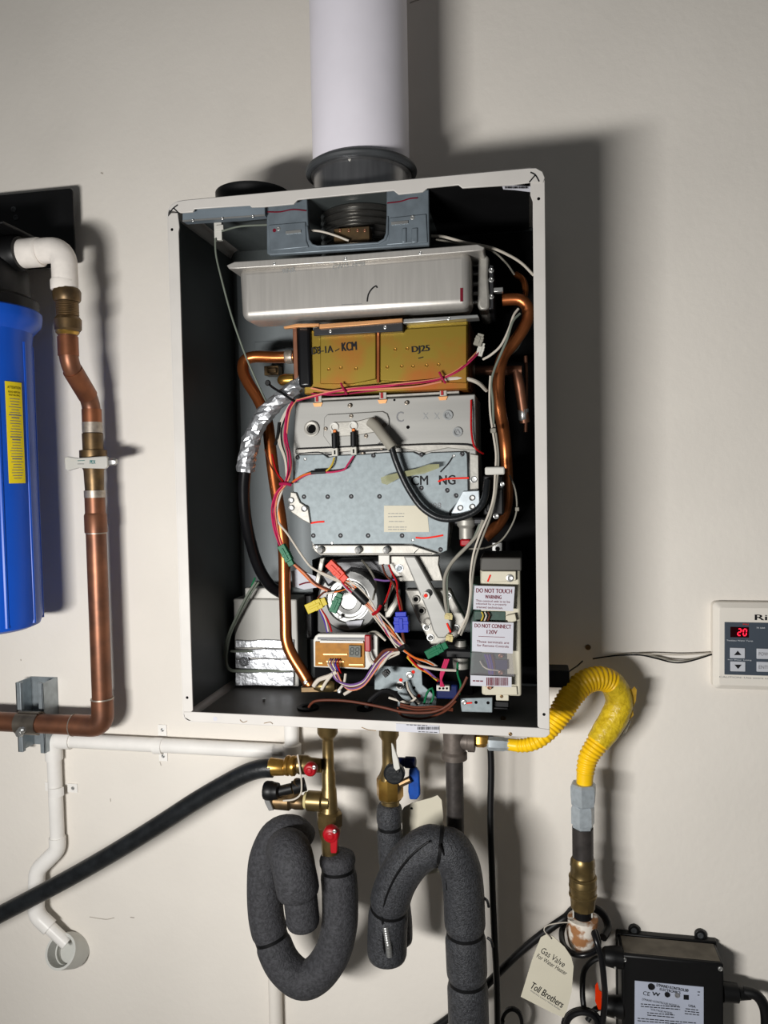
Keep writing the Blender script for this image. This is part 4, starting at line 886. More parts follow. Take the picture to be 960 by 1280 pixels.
for p, q, t0, t1 in ((A_, B_, .12, .0), ):
    dirn = (B_ - A_).normalized()
    for c, dv in ((A_, Vector((0, 0, 1))), (B_, Vector((0, 0, -1)))):
        m_ = MB(); m_.tube([c + dv * .012, c + dv * .04], r1 + .0013, 24); obj('fitting_collar', m_, 'copper_fit', CW)
    m_ = MB(); m_.tube([A_ + dirn * .012, B_ - dirn * .012], r1 + .0012, 24); obj('fitting_collar', m_, 'copper_fit', CW)
m_ = MB(); m_.lathe((xL_, -D2, 0), (0, 0, 1), [(P(115, 541, D2).z, r1 + .0016), (P(115, 528, D2).z, r1 + .0016)], 24); obj('solder_ring', m_, 'solder', CW)
m_ = MB(); m_.vl(116.5, 565, D2, [(620, 12.2), (588, 13.5), (583, 16), (572, 18), (563, 18), (562, 13.6), (542, 13.8), (541, 12)], 24); vlv = obj('ball_valve', m_, 'bronze', CW)
m_ = MB(); m_.lathe((xL_, -D2, 0), (0, 0, 1), [(P(117, 622, D2).z, S(14, D2)), (P(117, 613, D2).z, S(14, D2))], 24); obj('solder_ring', m_, 'solder', CW)
m_ = MB(); pts = [(80, 571.5), (84, 570.5), (97, 572.5), (132, 570), (134, 572), (134, 583), (131, 586), (97, 585), (85, 588.5), (81, 587)]
m_.poly(pts, D2 + .028, .007); hd = obj('valve_handle', m_, 'white_plastic', vlv, bev=.002, seg=3)
text('PEX', 116, 577.5, D2 + .028, 8, 5, 'ink_teal', hd, bold=.25); stroke([(97, 576), (106, 575.6)], D2 + .0285, .7, 'ink_teal', hd); stroke([(97, 580), (105, 580)], D2 + .0285, .7, 'ink_grey', hd)
m_ = MB(); m_.hl(577, 138, D2 + .02, [(133, 4), (136, 5.5), (143, 5.5), (146, 3.5)], 6); obj('handle_nut', m_, 'steel', vlv)
r2 = S(13.6, D2); zt = P(118, 622, D2).z
m_ = MB(); m_.tube(fillet([Vector((xL_, -D2, zt)), low, lft], .03), r2, 28); obj('riser_pipe', m_, 'copper_dull', CW)
m_ = MB(); zc1, zc0 = P(118, 641, D2).z, P(119, 666, D2).z; m_.lathe((xL_, -D2, 0), (0, 0, 1), [(zc0, r2), (zc0 + .001, r2 + .0017), (zc1 - .004, r2 + .0017), (zc1, r2)], 28); obj('pipe_coupling', m_, 'copper_dull', CW)
m_ = MB(); m_.lathe((xL_, -D2, 0), (0, 0, 1), [(zc0 - .0012, r2 + .0006), (zc0 + .0006, r2 + .0006)], 28); obj('solder_ring', m_, 'solder', CW)
z8 = P(130, 873, D2).z; x8 = P(92, 908, D2).x
m_ = MB(); m_.tube(fillet([Vector((xL_, -D2, z8)), low, Vector((x8, -D2, low.z))], .03), r2 + .0016, 28); obj('pipe_elbow', m_, 'copper_dull', CW)
m_ = MB(); m_.lathe((xL_, -D2, 0), (0, 0, 1), [(z8 - .001, r2 + .0024), (z8 + .001, r2 + .0018)], 28); obj('solder_ring', m_, 'solder', CW)
m_ = MB(); m_.lathe((0, -D2, low.z), (1, 0, 0), [(x8 - .001, r2 + .0018), (x8 + .001, r2 + .0024)], 28); obj('solder_ring', m_, 'solder', CW)

# ================================================================== strut bracket and pipe clamp
SB = thing('strut_bracket', 'short grey steel strut channel on wall holding the copper pipe', 'bracket', P(40, 940, .02))
xa, xb = P(21, 900, .041).x, P(55, 900, .041).x; za, zb = P(40, 941, .041).z, P(40, 854, .041).z
m_ = MB(); m_.box(xa, xb, -.003, 0, za, zb); m_.box(xa, xa + .0025, -.041, -.003, za, zb); m_.box(xb - .0025, xb, -.041, -.003, za, zb)
m_.box(xa, xa + .009, -.041, -.0385, za, zb); m_.box(xb - .009, xb, -.041, -.0385, za, zb); m_.box(xa + .0065, xa + .009, -.0385, -.033, za, zb); m_.box(xb - .009, xb - .0065, -.0385, -.033, za, zb)
obj('strut_channel', m_, 'strut', SB, smooth=False, bev=.0006)
xc = P(29, 905, D2 + .016).x
for k, (s0, s1) in enumerate(((-1.45, 1.15), (1.35, 3.9))):
    m_ = MB(); vs = []; fs = []
    for i in range(17):
        a = s0 + (s1 - s0) * i / 16; c, s_ = math.cos(a), math.sin(a)
        for rr0 in (r2 + .0008, r2 + .0032):
            for hx_ in (-.019, .019): vs.append(Vector((xc + hx_, -D2 - rr0 * c, low.z + rr0 * s_)))
    for i in range(16):
        q = i * 4; fs += [(q, q + 1, q + 5, q + 4), (q + 2, q + 6, q + 7, q + 3), (q, q + 4, q + 6, q + 2), (q + 1, q + 3, q + 7, q + 5)]
    fs += [(0, 2, 3, 1), (64, 65, 67, 66)]; m_.add(vs, fs); obj('pipe_clamp', m_, 'clamp', SB)
m_ = MB(); m_.lathe((xc - .006, -D2 - r2 - .002, low.z - r2 * .35), (1, -.2, .1), [(0, .004), (.004, .0055), (.009, .0055), (.012, .003)], 10); obj('clamp_bolt', m_, 'steel', SB)
m_ = MB(); m_.lathe((xc - .012, -D2 - r2 - .001, low.z - r2 * .75), (1, -.2, .1), [(0, .004), (.004, .0065), (.01, .0065), (.013, .003)], 6); obj('clamp_nut', m_, 'steel', SB)

# ================================================================== white drain pipe
DD = .0145; RD = S(9.8, DD)
DP = thing('drain_pipe', 'white plastic condensate pipe strapped along the wall below the heater', 'pipe', P(66, 1150, DD))
zH = P(200, 931.5, DD).z; xV = P(69, 980, DD).x; xR = P(365, 932, DD).x
m_ = MB()
p_ = [Vector((xR, -DD, P(365, 895, DD).z)), Vector((xR, -DD, zH))]
m_.tube([Vector((xR, -DD, zH)), Vector((xV, -DD, zH))], RD, 22); obj('drain_run', m_, 'pvc_white', DP)
m_ = MB(); m_.tube(fillet([Vector((xR, -DD, 1.1495)), Vector((xR, -DD, zH)), Vector((xR - .03, -DD, zH))], .012), RD, 22); obj('drain_stub', m_, 'pvc_white', DP)
zz2 = lambda v: P(70, v, DD).z
m_ = MB(); m_.lathe((xR, -DD, 0), (0, 0, 1), [(zH - RD * 1.3, RD * 1.15), (zH + .012, RD * 1.25), (zH + .014, RD * 1.05)], 22); obj('drain_fitting', m_, 'pvc_white', DP)
m_ = MB(); m_.tube(fillet([Vector((xV + .034, -DD, zH)), Vector((xV, -DD, zH)), Vector((xV, -DD, zH - .034))], .014), RD * 1.22, 22); obj('drain_elbow', m_, 'pvc_white', DP)
bt = Vector((xV, -DD, zz2(1062))); c1 = P(46, 1088, DD + .008); c2 = P(45, 1143, DD + .014); c3 = P(80, 1176, .026)
m_ = MB(); m_.tube([Vector((xV, -DD, zH)), bt], RD, 22); obj('drain_drop', m_, 'pvc_white', DP)
m_ = MB(); m_.tube(fillet([Vector((xV, -DD, zz2(1046))), bt, c1, c2, c2.lerp(c3, .5)], .013), RD * 1.16, 22); obj('drain_offset', m_, 'pvc_white', DP)
m_ = MB(); m_.tube([c2.lerp(c3, .4), c3 + (c3 - c2) * .1], RD * .9, 20); obj('drain_tip', m_, 'pvc_white', DP)
def strap(kind, u, v, names='pipe_strap'):
    c = P(u, v, DD); m_ = MB(); w_ = .0075; ro = RD + .0018; vs = []; fs = []
    for i in range(13):
        a = math.pi * i / 12
        for r_ in (RD + .0002, ro):
            for h_ in (-w_, w_):
                o, t_ = r_ * math.sin(a), r_ * math.cos(a)
                vs.append(Vector((c.x + h_, -DD - o, c.z + t_)) if kind == 'h' else Vector((c.x + t_, -DD - o, c.z + h_)))
    for i in range(12):
        q = i * 4; fs += [(q, q + 1, q + 5, q + 4), (q + 2, q + 6, q + 7, q + 3), (q, q + 4, q + 6, q + 2), (q + 1, q + 3, q + 7, q + 5)]
    m_.add(vs, fs)
    L = .017
    for sgn in (-1, 1):
        a, b = sorted((sgn * RD, sgn * (ro + L)))
        if kind == 'h': m_.box(c.x - w_, c.x + w_, -.0022, 0, c.z + a, c.z + b)
        else: m_.box(c.x + a, c.x + b, -.0022, 0, c.z - w_, c.z + w_)
    o = obj(names, m_, 'pvc_white', DP)
    for sgn in (-1, 1):
        k = sgn * (ro + L * .5); p = Vector((c.x, -.0022, c.z + k)) if kind == 'h' else Vector((c.x + k, -.0022, c.z))
        uu, vv = proj(p); small('screw', 'dome', uu, vv, .0022, 2.6, 'steel', o)
strap('h', 199, 932); strap('v', 71, 988)
# cup in the wall
m_ = MB(); RCp = S(23.5, .03)
m_.lathe(P(93, 1187, 0.0), (-.03, -.85, .46), [(0, RCp * 1.05), (.042, RCp), (.042, RCp * .86), (.02, RCp * .84), (.019, RCp * .78), (.016, RCp * .78), (.015, RCp * .83), (.006, RCp * .8), (.006, 0)], 40)
tag(obj('drain_cup', m_, 'pvc_grey', None), 'short white pipe socket open in the wall at lower left', 'drain')
m_ = MB(); xq = P(344, 1240, .012).x; m_.lathe((xq, -.0115, 0), (0, 0, 1), [(.0, .011), (P(344, 1100, .01).z, .011)], 20)
tag(obj('upright_conduit', m_, 'wall', None), 'wall-coloured upright conduit under the left foam loop', 'conduit')

# ================================================================== black hose
HO = thing('drain_hose', 'thick black rubber hose with brass end sloping down to the left', 'hose', P(150, 1090, .1))
m_ = MB(); m_.tube(pth([(341, 960, .14), (325, 961, .14), (300, 970, .138), (250, 998, .134), (200, 1030, .13), (150, 1061, .127), (100, 1090, .122), (50, 1117, .118), (0, 1143, .114), (-80, 1185, .11), (-180, 1235, .1), (-330, 1330, .09), (-480, 1480, .08)], step=.008), S(12.3, .13), 20); obj('hose_body', m_, 'rubber', HO)
m_ = MB(); m_.hl(959, 347, .14, [(337, 11), (338, 12), (355, 10.5), (357, 9)], 22); obj('hose_ferrule', m_, 'brass_bright', HO)
m_ = MB(); m_.hl(957, 362, .14, [(356, 10), (358, 13), (361, 13.5), (363, 12), (366, 13.5), (369, 13), (371, 10)], 22); obj('hose_coupling', m_, 'brass_bright', HO)

# ================================================================== left brass service valve
VL = thing('service_valve', 'brass service valve with two red handles under the heater', 'valve', P(412, 1070, .13))
DV = .13; zb_ = ZB - .0006
m_ = MB(); xv = P(410.5, 960, DV).x
def zv(v, u=410, d=DV): return P(u, v, d).z
m_.lathe((xv, -DV, 0), (0, 0, 1), [(zv(1070), S(11, DV)), (zv(1050), S(12, DV)), (zv(1036), S(15, DV)), (zv(1018), S(15, DV)), (zv(1010), S(11, DV)), (zv(986), S(10, DV)), (zv(984), S(9, DV)), (zv(965), S(9, DV)), (zv(963), S(7.5, DV)), (zv(925), S(7.5, DV)), (zv(923), S(8, DV)), (zv(920), S(11, DV)), (zv(916), S(13.5, DV)), (zb_, S(13.5, DV))], 20)
obj('valve_body', m_, 'brass', VL)
m_ = MB(); m_.lathe((xv, -DV, 0), (0, 0, 1), [(zv(1034), S(14.5, DV)), (zv(1031), S(17, DV)), (zv(1016), S(17, DV)), (zv(1013), S(14, DV))], 8); obj('valve_nut', m_, 'brass', VL)
m_ = MB(); m_.hl(956, 385, DV + .01, [(371, 9), (374, 12.5), (384, 12.5), (388, 10), (402, 9)], 18); obj('drain_port', m_, 'brass', VL)
def out_handle(u, v, d, rpx, m, name, lever=None):
    m_ = MB(); r = S(rpx, d); m_.ol(u, v, d - .008, [(0, r * .5), (.006, r * .55), (.007, r), (.016, r), (.019, r * .82), (.0195, r * .5), (.021, r * .35), (.021, 0)], 22)
    if lever:
        m_.poly([(u - 5, v + 4), (u + 5, v + 4), (u + 4, lever), (u + 3, lever + 2), (u - 3, lever + 2), (u - 4, lever)], d + .010, .006)
    o = obj(name, m_, m, VL, bev=.001); small('handle_screw', 'dome', u + 1, v + 2.5, d + .012, 2.8, 'steel', o); return o
out_handle(391.5, 957, DV + .034, 8.8, 'red_handle', 'red_knob')
out_handle(417, 1037, DV + .036, 11, 'red_handle', 'red_lever', 1065)
m_ = MB(); m_.hl(1001, 390, DV + .004, [(383, 9), (385, 13), (402, 13), (404, 10), (412, 10)], 20); obj('relief_port', m_, 'brass', VL)
m_ = MB(); m_.hl(1000, 380, DV + .004, [(381, 10.5), (385, 11), (386, 9)], 20); obj('teflon_tape', m_, 'con_cream', VL)
RV = thing('relief_valve', 'small brass relief valve with black cap left of the red lever valve', 'valve', P(352, 1012, DV))
m_ = MB(); m_.hl(1002, 362, DV + .004, [(341, 8), (344, 11), (362, 11.5), (365, 8.5), (369, 9.5), (379, 9.5), (381, 8)], 18); obj('valve_body', m_, 'bronze', RV)
m_ = MB(); m_.seg(P(364, 998, DV + .01), P(374, 978, DV + .016), S(8, DV), 14); obj('valve_bonnet', m_, 'bronze', RV)
m_ = MB(); m_.seg(P(345, 990, DV + .018), P(366, 985, DV + .018), S(7, DV), 12); m_.seg(P(366, 985, DV + .018), P(382, 980, DV + .012), S(9, DV), 12); obj('cap_neck', m_, 'black', RV)
m_ = MB(); a_, b_ = P(330, 988, DV + .02), P(350, 989, DV + .02); m_.lathe(a_, b_ - a_, [(0, .006), (.001, .012), (.004, .0135), (.012, .0135), (.014, .0125), (.021, .0115), (.023, .008)], 12); obj('black_cap', m_, 'black', RV)
m_ = MB(); m_.poly([(328, 992), (334, 994), (342, 1013), (336, 1014), (331, 1004)], DV + .02, .004); obj('steel_lever', m_, 'steel', RV, bev=.001)
wire([(372, 943, .155), (375, 962, .157), (377, 978, .157), (376, 992, .155), (368, 999, .152), (354, 1001, .152)], .0013, 'white', RV, name='lanyard')

# ================================================================== left insulated loop
def foam(name, px, r, m, parent, dips=(), step=.004, n=28, endr=True, ext=0.0):
    q = pth(px, .1, step); L = [0]
    for i in range(1, len(q)): L.append(L[-1] + (q[i] - q[i - 1]).length)
    pq = [proj(x) for x in q]
    dl = [L[min(range(len(q)), key=lambda j: (pq[j][0] - t_[0]) ** 2 + (pq[j][1] - t_[1]) ** 2)] for t_ in dips]
    rs = []
    for i, l in enumerate(L):
        k = 1.0
        for t_ in dl: k -= .11 * math.exp(-((l - t_) / .006) ** 2)
        if endr: 
            e = min(l, L[-1] - l)
            if e < .012: k *= .72 + .28 * math.sqrt(max(0, 1 - (1 - e / .012) ** 2))
        rs.append(r * k)
    m_ = MB(); m_.tube(q, rs, n); o = obj(name, m_, m, parent, angle=60)
    for t_ in dl:
        i = min(range(len(L)), key=lambda j: abs(L[j] - t_)); i = max(1, min(len(q) - 2, i))
        tn = (q[i + 1] - q[i - 1]).normalized(); m2 = MB(); m2.tube([q[i] - tn * .0024, q[i] + tn * .0024], r * .925, n); obj('tape_band', m2, 'tape_black', o)
    return o
LL = thing('insulated_pipe_loop', 'dark grey foam-wrapped pipe loop hanging under the red lever valve', 'pipe', P(380, 1240, .12))
foam('foam_sleeve', [(421, 1066, .13), (423, 1090, .13), (425, 1120, .13), (424, 1158, .132), (415, 1192, .134), (396, 1218, .136), (376, 1224, .138), (355, 1207, .138), (342, 1180, .136), (333, 1146, .132), (331, 1105, .128), (334, 1072, .124), (347, 1046, .12), (366, 1042, .114), (380, 1056, .108)], S(24, .13), 'foam', LL, dips=((421, 1084), (337, 1172)))
foam('foam_sleeve', [(356, 1062, .135), (362, 1064, .158), (366, 1078, .170), (368, 1090, .172), (371, 1104, .172), (374, 1120, .17)], S(28.5, .165), 'foam', LL)
foam('foam_sleeve', [(374, 1112, .165), (376, 1126, .166), (378, 1145, .164), (379, 1158, .162)], S(22.5, .165), 'foam', LL)

# ================================================================== middle valve
VM = thing('cold_water_valve', 'brass valve with blue handle and black disc under the heater', 'valve', P(487, 1010, .13))
m_ = MB(); xm = P(487, 960, .12).x; DN = .12
def zm(v): return P(487, v, DN).z
m_.lathe((xm, -DN, 0), (0, 0, 1), [(zm(1012), S(12, DN)), (zm(1000), S(12, DN)), (zm(998), S(15, DN)), (zm(972), S(15.5, DN)), (zm(962), S(11, DN)), (zm(955), S(9.5, DN)), (zm(925), S(9.5, DN)), (zm(919), S(13, DN)), (zb_, S(13, DN))], 20); obj('valve_body', m_, 'brass', VM)
m_ = MB(); m_.lathe((xm, -DN, 0), (0, 0, 1), [(zm(997), S(15.5, DN)), (zm(994), S(17.5, DN)), (zm(974), S(17.5, DN)), (zm(970), S(15, DN))], 8); obj('valve_nut', m_, 'brass_bright', VM)
m_ = MB(); m_.ol(495, 962, .146, [(0, S(8, .15)), (.008, S(8.5, .15)), (.009, S(13.5, .15)), (.016, S(13.5, .15)), (.018, S(11, .15)), (.018, 0)], 24); bd = obj('black_disc', m_, 'rubber', VM)
small('disc_screw', 'dome', 497, 963.5, .165, 3, 'black', bd)
m_ = MB(); m_.poly([(489, 929), (491, 930), (498, 950), (500, 961), (495, 964), (492, 960), (490, 945)], .171, .004); obj('white_lever', m_, 'white_plastic', VM, bev=.001)
m_ = MB(); m_.poly([(511, 962), (520, 960), (524, 966), (525, 994), (521, 1000), (512, 1000), (510, 990)], .125, .008); obj('blue_lever', m_, 'blue_handle', VM, bev=.002)
m_ = MB(); m_.hl(953, 512, .115, [(497, 6), (506, 6), (507, 7.5), (519, 7.5), (520, 5)], 10); obj('blue_boss', m_, 'con_darkblue', VM)
m_ = MB(); m_.seg(P(500, 980, .13), P(513, 974, .13), S(4.5, .13), 10); obj('lever_stem', m_, 'bronze', VM)
m_ = MB()
cols_ = []; 
tg = [(502, 1014), (505, 1009), (514, 1004), (540, 997), (547, 994), (552, 1000), (554, 1020), (553, 1046), (551, 1090), (528, 1094), (506, 1092), (503, 1050)]
m_.poly(tg, .086, .001); pt = obj('paper_tag', m_, 'label_cream', None, smooth=False); tag(pt, 'blank cream paper tag hanging behind the middle foam-wrapped pipe', 'tag'); hole(514.5, 1010.5, .0863, 1.6, pt)
IB = thing('insulated_inlet_pipe', 'narrow foam-wrapped pipe below the brass valve with blue handle', 'pipe', P(490, 1190, .1))
foam('foam_sleeve', [(486.5, 1004, .12), (487, 1030, .12), (489, 1070, .118), (494, 1110, .115), (499, 1150, .112), (500, 1180, .112)], S(16.8, .12), 'foam_shiny', IB, dips=((487, 1033),))

# ================================================================== middle insulated arch
IM = thing('insulated_pipe_arch', 'dark grey foam-wrapped pipe arching over and down in front of gas pipe', 'pipe', P(583, 1280, .15))
foam('foam_sleeve', [(484, 1199, .158), (484, 1176, .16), (485, 1150, .163), (488, 1124, .168), (499, 1095, .175), (518, 1070, .18), (541, 1057, .182), (562, 1062, .18), (574, 1082, .176), (579, 1110, .172), (581, 1150, .168), (583, 1200, .167), (585, 1250, .167), (587, 1330, .167), (588, 1450, .167)], S(26.3, .17), 'foam_shiny', IM, dips=((486, 1133), (551, 1058), (581, 1163), (584, 1226)))
# slits where foam halves meet
def groove(px, wpx, parent): 
    m_ = MB(); m_.tube(pth(px, .2, .003), S(wpx, .19), 8); return obj('foam_seam', m_, 'tape_black', parent)
groove([(479, 1136, .1935), (484, 1118, .1995), (494, 1096, .2050), (508, 1076, .2095), (522, 1062, .2105), (536, 1052, .2085)], 1.4, IM)
groove([(549, 1056, .2085), (555, 1068, .2055), (558, 1084, .1995), (559, 1112, .1915)], 1.5, IM)
groove([(478, 1140, .190), (479, 1158, .1885), (480, 1180, .1875), (482, 1196, .184)], 2.0, IM)
sb_ = pth([(482, 1158, .1885), (484, 1172, .188), (486, 1184, .1875), (487, 1194, .184)], step=.0015)
m_ = MB(); m_.tube(sb_, [.0040 + .0006 * (i % 2) for i in range(len(sb_))], 12); obj('steel_braid', m_, 'steel', IM)
for u, v in ((606, 1122), (611, 1172)):
    m_ = MB(); m_.tube(pth([(u - 2, v, .168), (u + 3, v + 4, .17), (u + 5, v + 12, .17)]), .0018, 6); obj('tie_end', m_, 'black', IM)

# ================================================================== gas tee and iron pipe
GT = thing('gas_pipe', 'black iron gas pipe with tee fitting below the heater', 'pipe', P(568, 1050, .12))
DG = .125; xg = P(568, 960, DG).x
def zg(v): return P(568, v, DG).z
m_ = MB(); m_.lathe((xg, -DG, 0), (0, 0, 1), [(zg(949), S(13, DG)), (zg(948), S(16.5, DG)), (zg(941), S(16.5, DG)), (zg(938), S(14, DG)), (zg(925), S(14, DG)), (zb_, S(14, DG))], 28)
m_.lathe((xg, -DG, zg(925.5)), (1, 0, 0), [(0, S(11, DG)), (S(13, DG), S(11, DG)), (S(17, DG), S(11.5, DG)), (S(18, DG), S(13.5, DG)), (S(26, DG), S(13.5, DG)), (S(27, DG), S(11, DG))], 24); obj('tee_fitting', m_, 'iron_tee', GT)
m_ = MB(); m_.lathe((xg, -DG, 0), (0, 0, 1), [(.0005, S(11.2, DG)), (zg(948), S(11.2, DG))], 26); obj('iron_pipe', m_, 'iron', GT)

# ================================================================== yellow gas flex
GF = thing('gas_flex_connector', 'yellow corrugated gas connector with steel end nuts, curving over beside the heater', 'gas connector', P(731, 1030, .09))
zgx = 925.5
m_ = MB(); m_.hl(925.5, 600, DG, [(594, 7), (596, 8.5), (605, 8.5), (610, 6)], 6, 0, .5); obj('brass_nipple', m_, 'brass_bright', GF)
m_ = MB(); m_.hl(930, 624, DG, [(609, 6), (611, 8.6), (630, 8.6), (631, 7.8), (637, 7.8), (638, 6)], 6, 0, .5); obj('hex_nut', m_, 'zinc', GF)
keys = [(636, 930.5, .125, 7.6), (650, 932, .128, 8.0), (664, 930, .13, 8.6), (678, 922, .128, 9.8), (690, 908, .122, 12), (702, 889, .115, 14.5), (716, 867, .105, 15), (731, 853, .095, 14.5), (748, 848, .085, 14.5), (762, 852, .075, 14.5), (771, 864, .068, 15), (774, 879, .066, 15.5), (768, 896, .068, 15.5), (757, 914, .074, 15), (746, 930, .08, 13), (736, 946, .084, 11.8), (732, 962, .086, 10.8), (730.5, 982, .087, 10)]
q = curve([P(a, b, c) for a, b, c, r in keys], .0007)
L = [0.0]
for i in range(1, len(q)): L.append(L[-1] + (q[i] - q[i - 1]).length)
kp = [P(a, b, c) for a, b, c, r in keys]; kl = []
j0 = 0
for p in kp:
    j = min(range(j0, len(q)), key=lambda i: (q[i] - p).length); kl.append(L[j]); j0 = j
def rad_at(l):
    for i in range(len(kl) - 1):
        if l <= kl[i + 1]: 
            f_ = (l - kl[i]) / max(1e-9, kl[i + 1] - kl[i]); return S(keys[i][3] * (1 - f_) + keys[i + 1][3] * f_, keys[i][2])
    return S(keys[-1][3], .087)
T = L[-1]
def ribbed(i):
    l = L[i]; r = rad_at(l)
    if l < .012 or l > T - .018: return r * .97
    return r * (1 + .055 * math.sin(2 * math.pi * l / .0056))
i1 = min(range(len(L)), key=lambda i: abs(L[i] - kl[9])); i2 = min(range(len(L)), key=lambda i: abs(L[i] - kl[14]))
m_ = MB(); m_.tube(q, [ribbed(i) for i in range(len(q))], 22); obj('flex_tube', m_, 'yellow_flex', GF, angle=75)
rn = random.Random(4)
m_ = MB(); sub = q[i1:i2:5]; m_.tube(sub, [rad_at(L[i1 + 5 * k]) * (1.065 + rn.uniform(-.012, .012)) for k in range(len(sub))], 22); obj('plastic_wrap', m_, 'yellow_wrap', GF)
m_ = MB(); m_.poly([(785, 858), (790, 862), (793, 858), (796, 862), (795, 876), (791, 886), (792, 894), (786, 901), (782, 898), (786, 880)], .07, .0012); obj('wrap_flap', m_, 'amber_film', GF, smooth=False)
m_ = MB(); m_.poly([(782, 898), (789, 902), (783, 915), (768, 926), (758, 930), (768, 914)], .06, .0012); obj('wrap_flap', m_, 'clear_film', GF, smooth=False)
m_ = MB(); m_.vl(729, 995, .088, [(1006, 13.5), (1004, 15.5), (992, 16.5), (982, 16.5), (979, 14), (979, 10.5)], 6, 0, .35); obj('hex_nut', m_, 'zinc', GF)
m_ = MB(); m_.vl(728.5, 1018, .088, [(1034, 12.5), (1030, 13), (1029, 14.5), (1010, 14.5), (1006, 13)], 6, 0, .2); obj('hex_nut', m_, 'zinc', GF)

# ================================================================== gas valve on the wall
GV = thing('gas_valve', 'brass gas valve on an iron nipple above a rusty wall stub', 'valve', P(728, 1190, .06))
m_ = MB(); m_.vl(728.5, 1050, .088, [(1076, 12.8), (1034, 12.8)], 22); obj('iron_nipple', m_, 'iron', GV)
m_ = MB(); m_.vl(728.5, 1100, .088, [(1137, 12), (1135, 14.5), (1122, 15.5), (1119, 16.5), (1098, 16.8), (1095, 15.2), (1084, 14.6), (1082, 15.5), (1074, 14.6), (1071, 13)], 10); vb_ = obj('valve_body', m_, 'brass', GV)
for v in (1097, 1108, 1119):
    m_ = MB(); m_.vl(728.5, 1100, .088, [(v + 1, 16.2), (v, 17.2), (v - 2, 17.2), (v - 3, 16.2)], 24); obj('body_ring', m_, 'brass', vb_)
m_ = MB(); m_.vl(728.5, 1140, .088, [(1150, 11), (1135, 11.5)], 20); obj('iron_nipple', m_, 'tape_black', GV)
pA = P(728.5, 1149, .088); pA = Vector((pA.x, -.088, pA.z)); pB = Vector((pA.x, -.084, pA.z - .03)); pC = Vector((pA.x, 0.0, pA.z - .062))
m_ = MB(); m_.tube(curve([pA, pA + Vector((0, .001, -.014)), pB + Vector((0, .006, -.004)), pB + Vector((0, .03, -.018)), pC], .004), S(17.5, .088), 24); st_ = obj('wall_stub', m_, 'putty', GV)
m_ = MB(); m_.vl(728.5, 1150, .088, [(1153, 18.3), (1147, 18.5), (1146, 14)], 24); obj('stub_collar', m_, 'putty', st_)
m_ = MB(); m_.vl(716.8, 1140, .094, [(1147, 1), (1136, 1)], 6); m_.vl(740, 1140, .094, [(1147, 1), (1138, 1)], 6); obj('tape_end', m_, 'white_plastic', GV)

# paper tag with writing
TD = .118
PT = thing('gas_valve_tag', 'cream paper tag with black lettering hanging from the gas valve', 'tag', P(680, 1260, TD))
outline = [(671, 1184), (676, 1172), (684, 1167.5), (692, 1171), (706, 1184), (714, 1196), (717, 1208), (714.5, 1240), (709, 1262), (704.5, 1272), (690, 1266), (651, 1246), (656, 1230), (665, 1200)]
m_ = MB(); m_.poly(outline, TD, .001); tp = obj('tag_paper', m_, 'label_cream', PT, smooth=False)
text('Gas Valve', 691.5, 1196.5, TD, 33, 8, 'ink', tp, rot=-31); text('For Water Heater', 690, 1205.5, TD, 41, 5.6, 'ink', tp, rot=-29); text('Toll Brothers', 684, 1243.5, TD, 45, 9, 'ink', tp, rot=-30, bold=.15); text("America's Luxury Home Builder", 681.5, 1250, TD, 43, 3, 'ink_grey', tp, rot=-30)
stroke([(686.5, 1169.5), (690, 1173.5)], TD, 1.6, 'ink', tp, 'tag_slot')
wire([(688, 1172, TD + .002), (680, 1163, TD + .004), (684, 1157, TD), (700, 1153.5, TD - .005), (712, 1153, TD - .008)], .0008, 'white', PT, name='string')

# ================================================================== power cords
c1_ = MB(); c1_.tube(pth([(612, 918, .1), (614, 960, .1), (613, 1020, .102), (615, 1090, .104), (618, 1170, .104), (621, 1230, .1), (622, 1300, .095), (621, 1400, .08)], step=.008), .0046, 12)
tag(obj('power_cord', c1_, 'black', None), 'black power cord hanging straight down right of foam-wrapped arch', 'cord')
c2_ = MB(); c2_.tube(pth([(520, 1300, .06), (556, 1276, .065), (592, 1247, .068), (622, 1217, .07), (655, 1186, .072), (688, 1160, .076), (708, 1146, .074), (716, 1137, .06), (726, 1134, .045), (744, 1136, .04), (756, 1146, .042), (760, 1160, .05), (754, 1172, .07)], step=.005), .0056, 12)
tag(obj('looped_cord', c2_, 'black', None), 'black cord running diagonally up and looping behind the gas valve', 'cord')
c3_ = MB(); c3_.tube(pth([(706, 1152, .04), (702, 1166, .05), (705, 1182, .08), (716, 1192, .1), (730, 1194, .108), (744, 1188, .104), (748, 1178, .098), (744, 1164, .094), (740, 1158, .095), (746, 1178, .112), (752, 1200, .114), (755, 1226, .112), (756, 1250, .105), (752, 1290, .1)], step=.004), .0042, 12)
tag(obj('valve_cord', c3_, 'black_gloss', None), 'thin black cord wound around the rusty pipe stub of the gas valve', 'cord')
c4_ = MB(); pts = []
for k in range(40):
    a = k / 40 * 2 * math.pi * 2.6; pts.append(P(640 + (14 - 2 * k / 40) * math.cos(a), 1280 + (20 - 2 * k / 40) * math.sin(a), .05 + .012 * k / 40))
c4_.tube(curve(pts, .004), .0032, 10); tag(obj('coiled_cord', c4_, 'black_gloss', None), 'small coil of thin black cord at the bottom beside the paper tag', 'cord')
c5_ = MB(); pts = []
for k in range(52):
    a = k / 52 * 2 * math.pi * 3.2; pts.append(P(728 + (24 - 5 * k / 52) * math.cos(a), 1282 + (21 - 5 * k / 52) * math.sin(a), .07 + .03 * k / 52))
c5_.tube(curve(pts, .004), .0042, 10); tag(obj('coiled_cord', c5_, 'black_gloss', None), 'thick bundle of coiled black cord below the gas valve', 'cord')
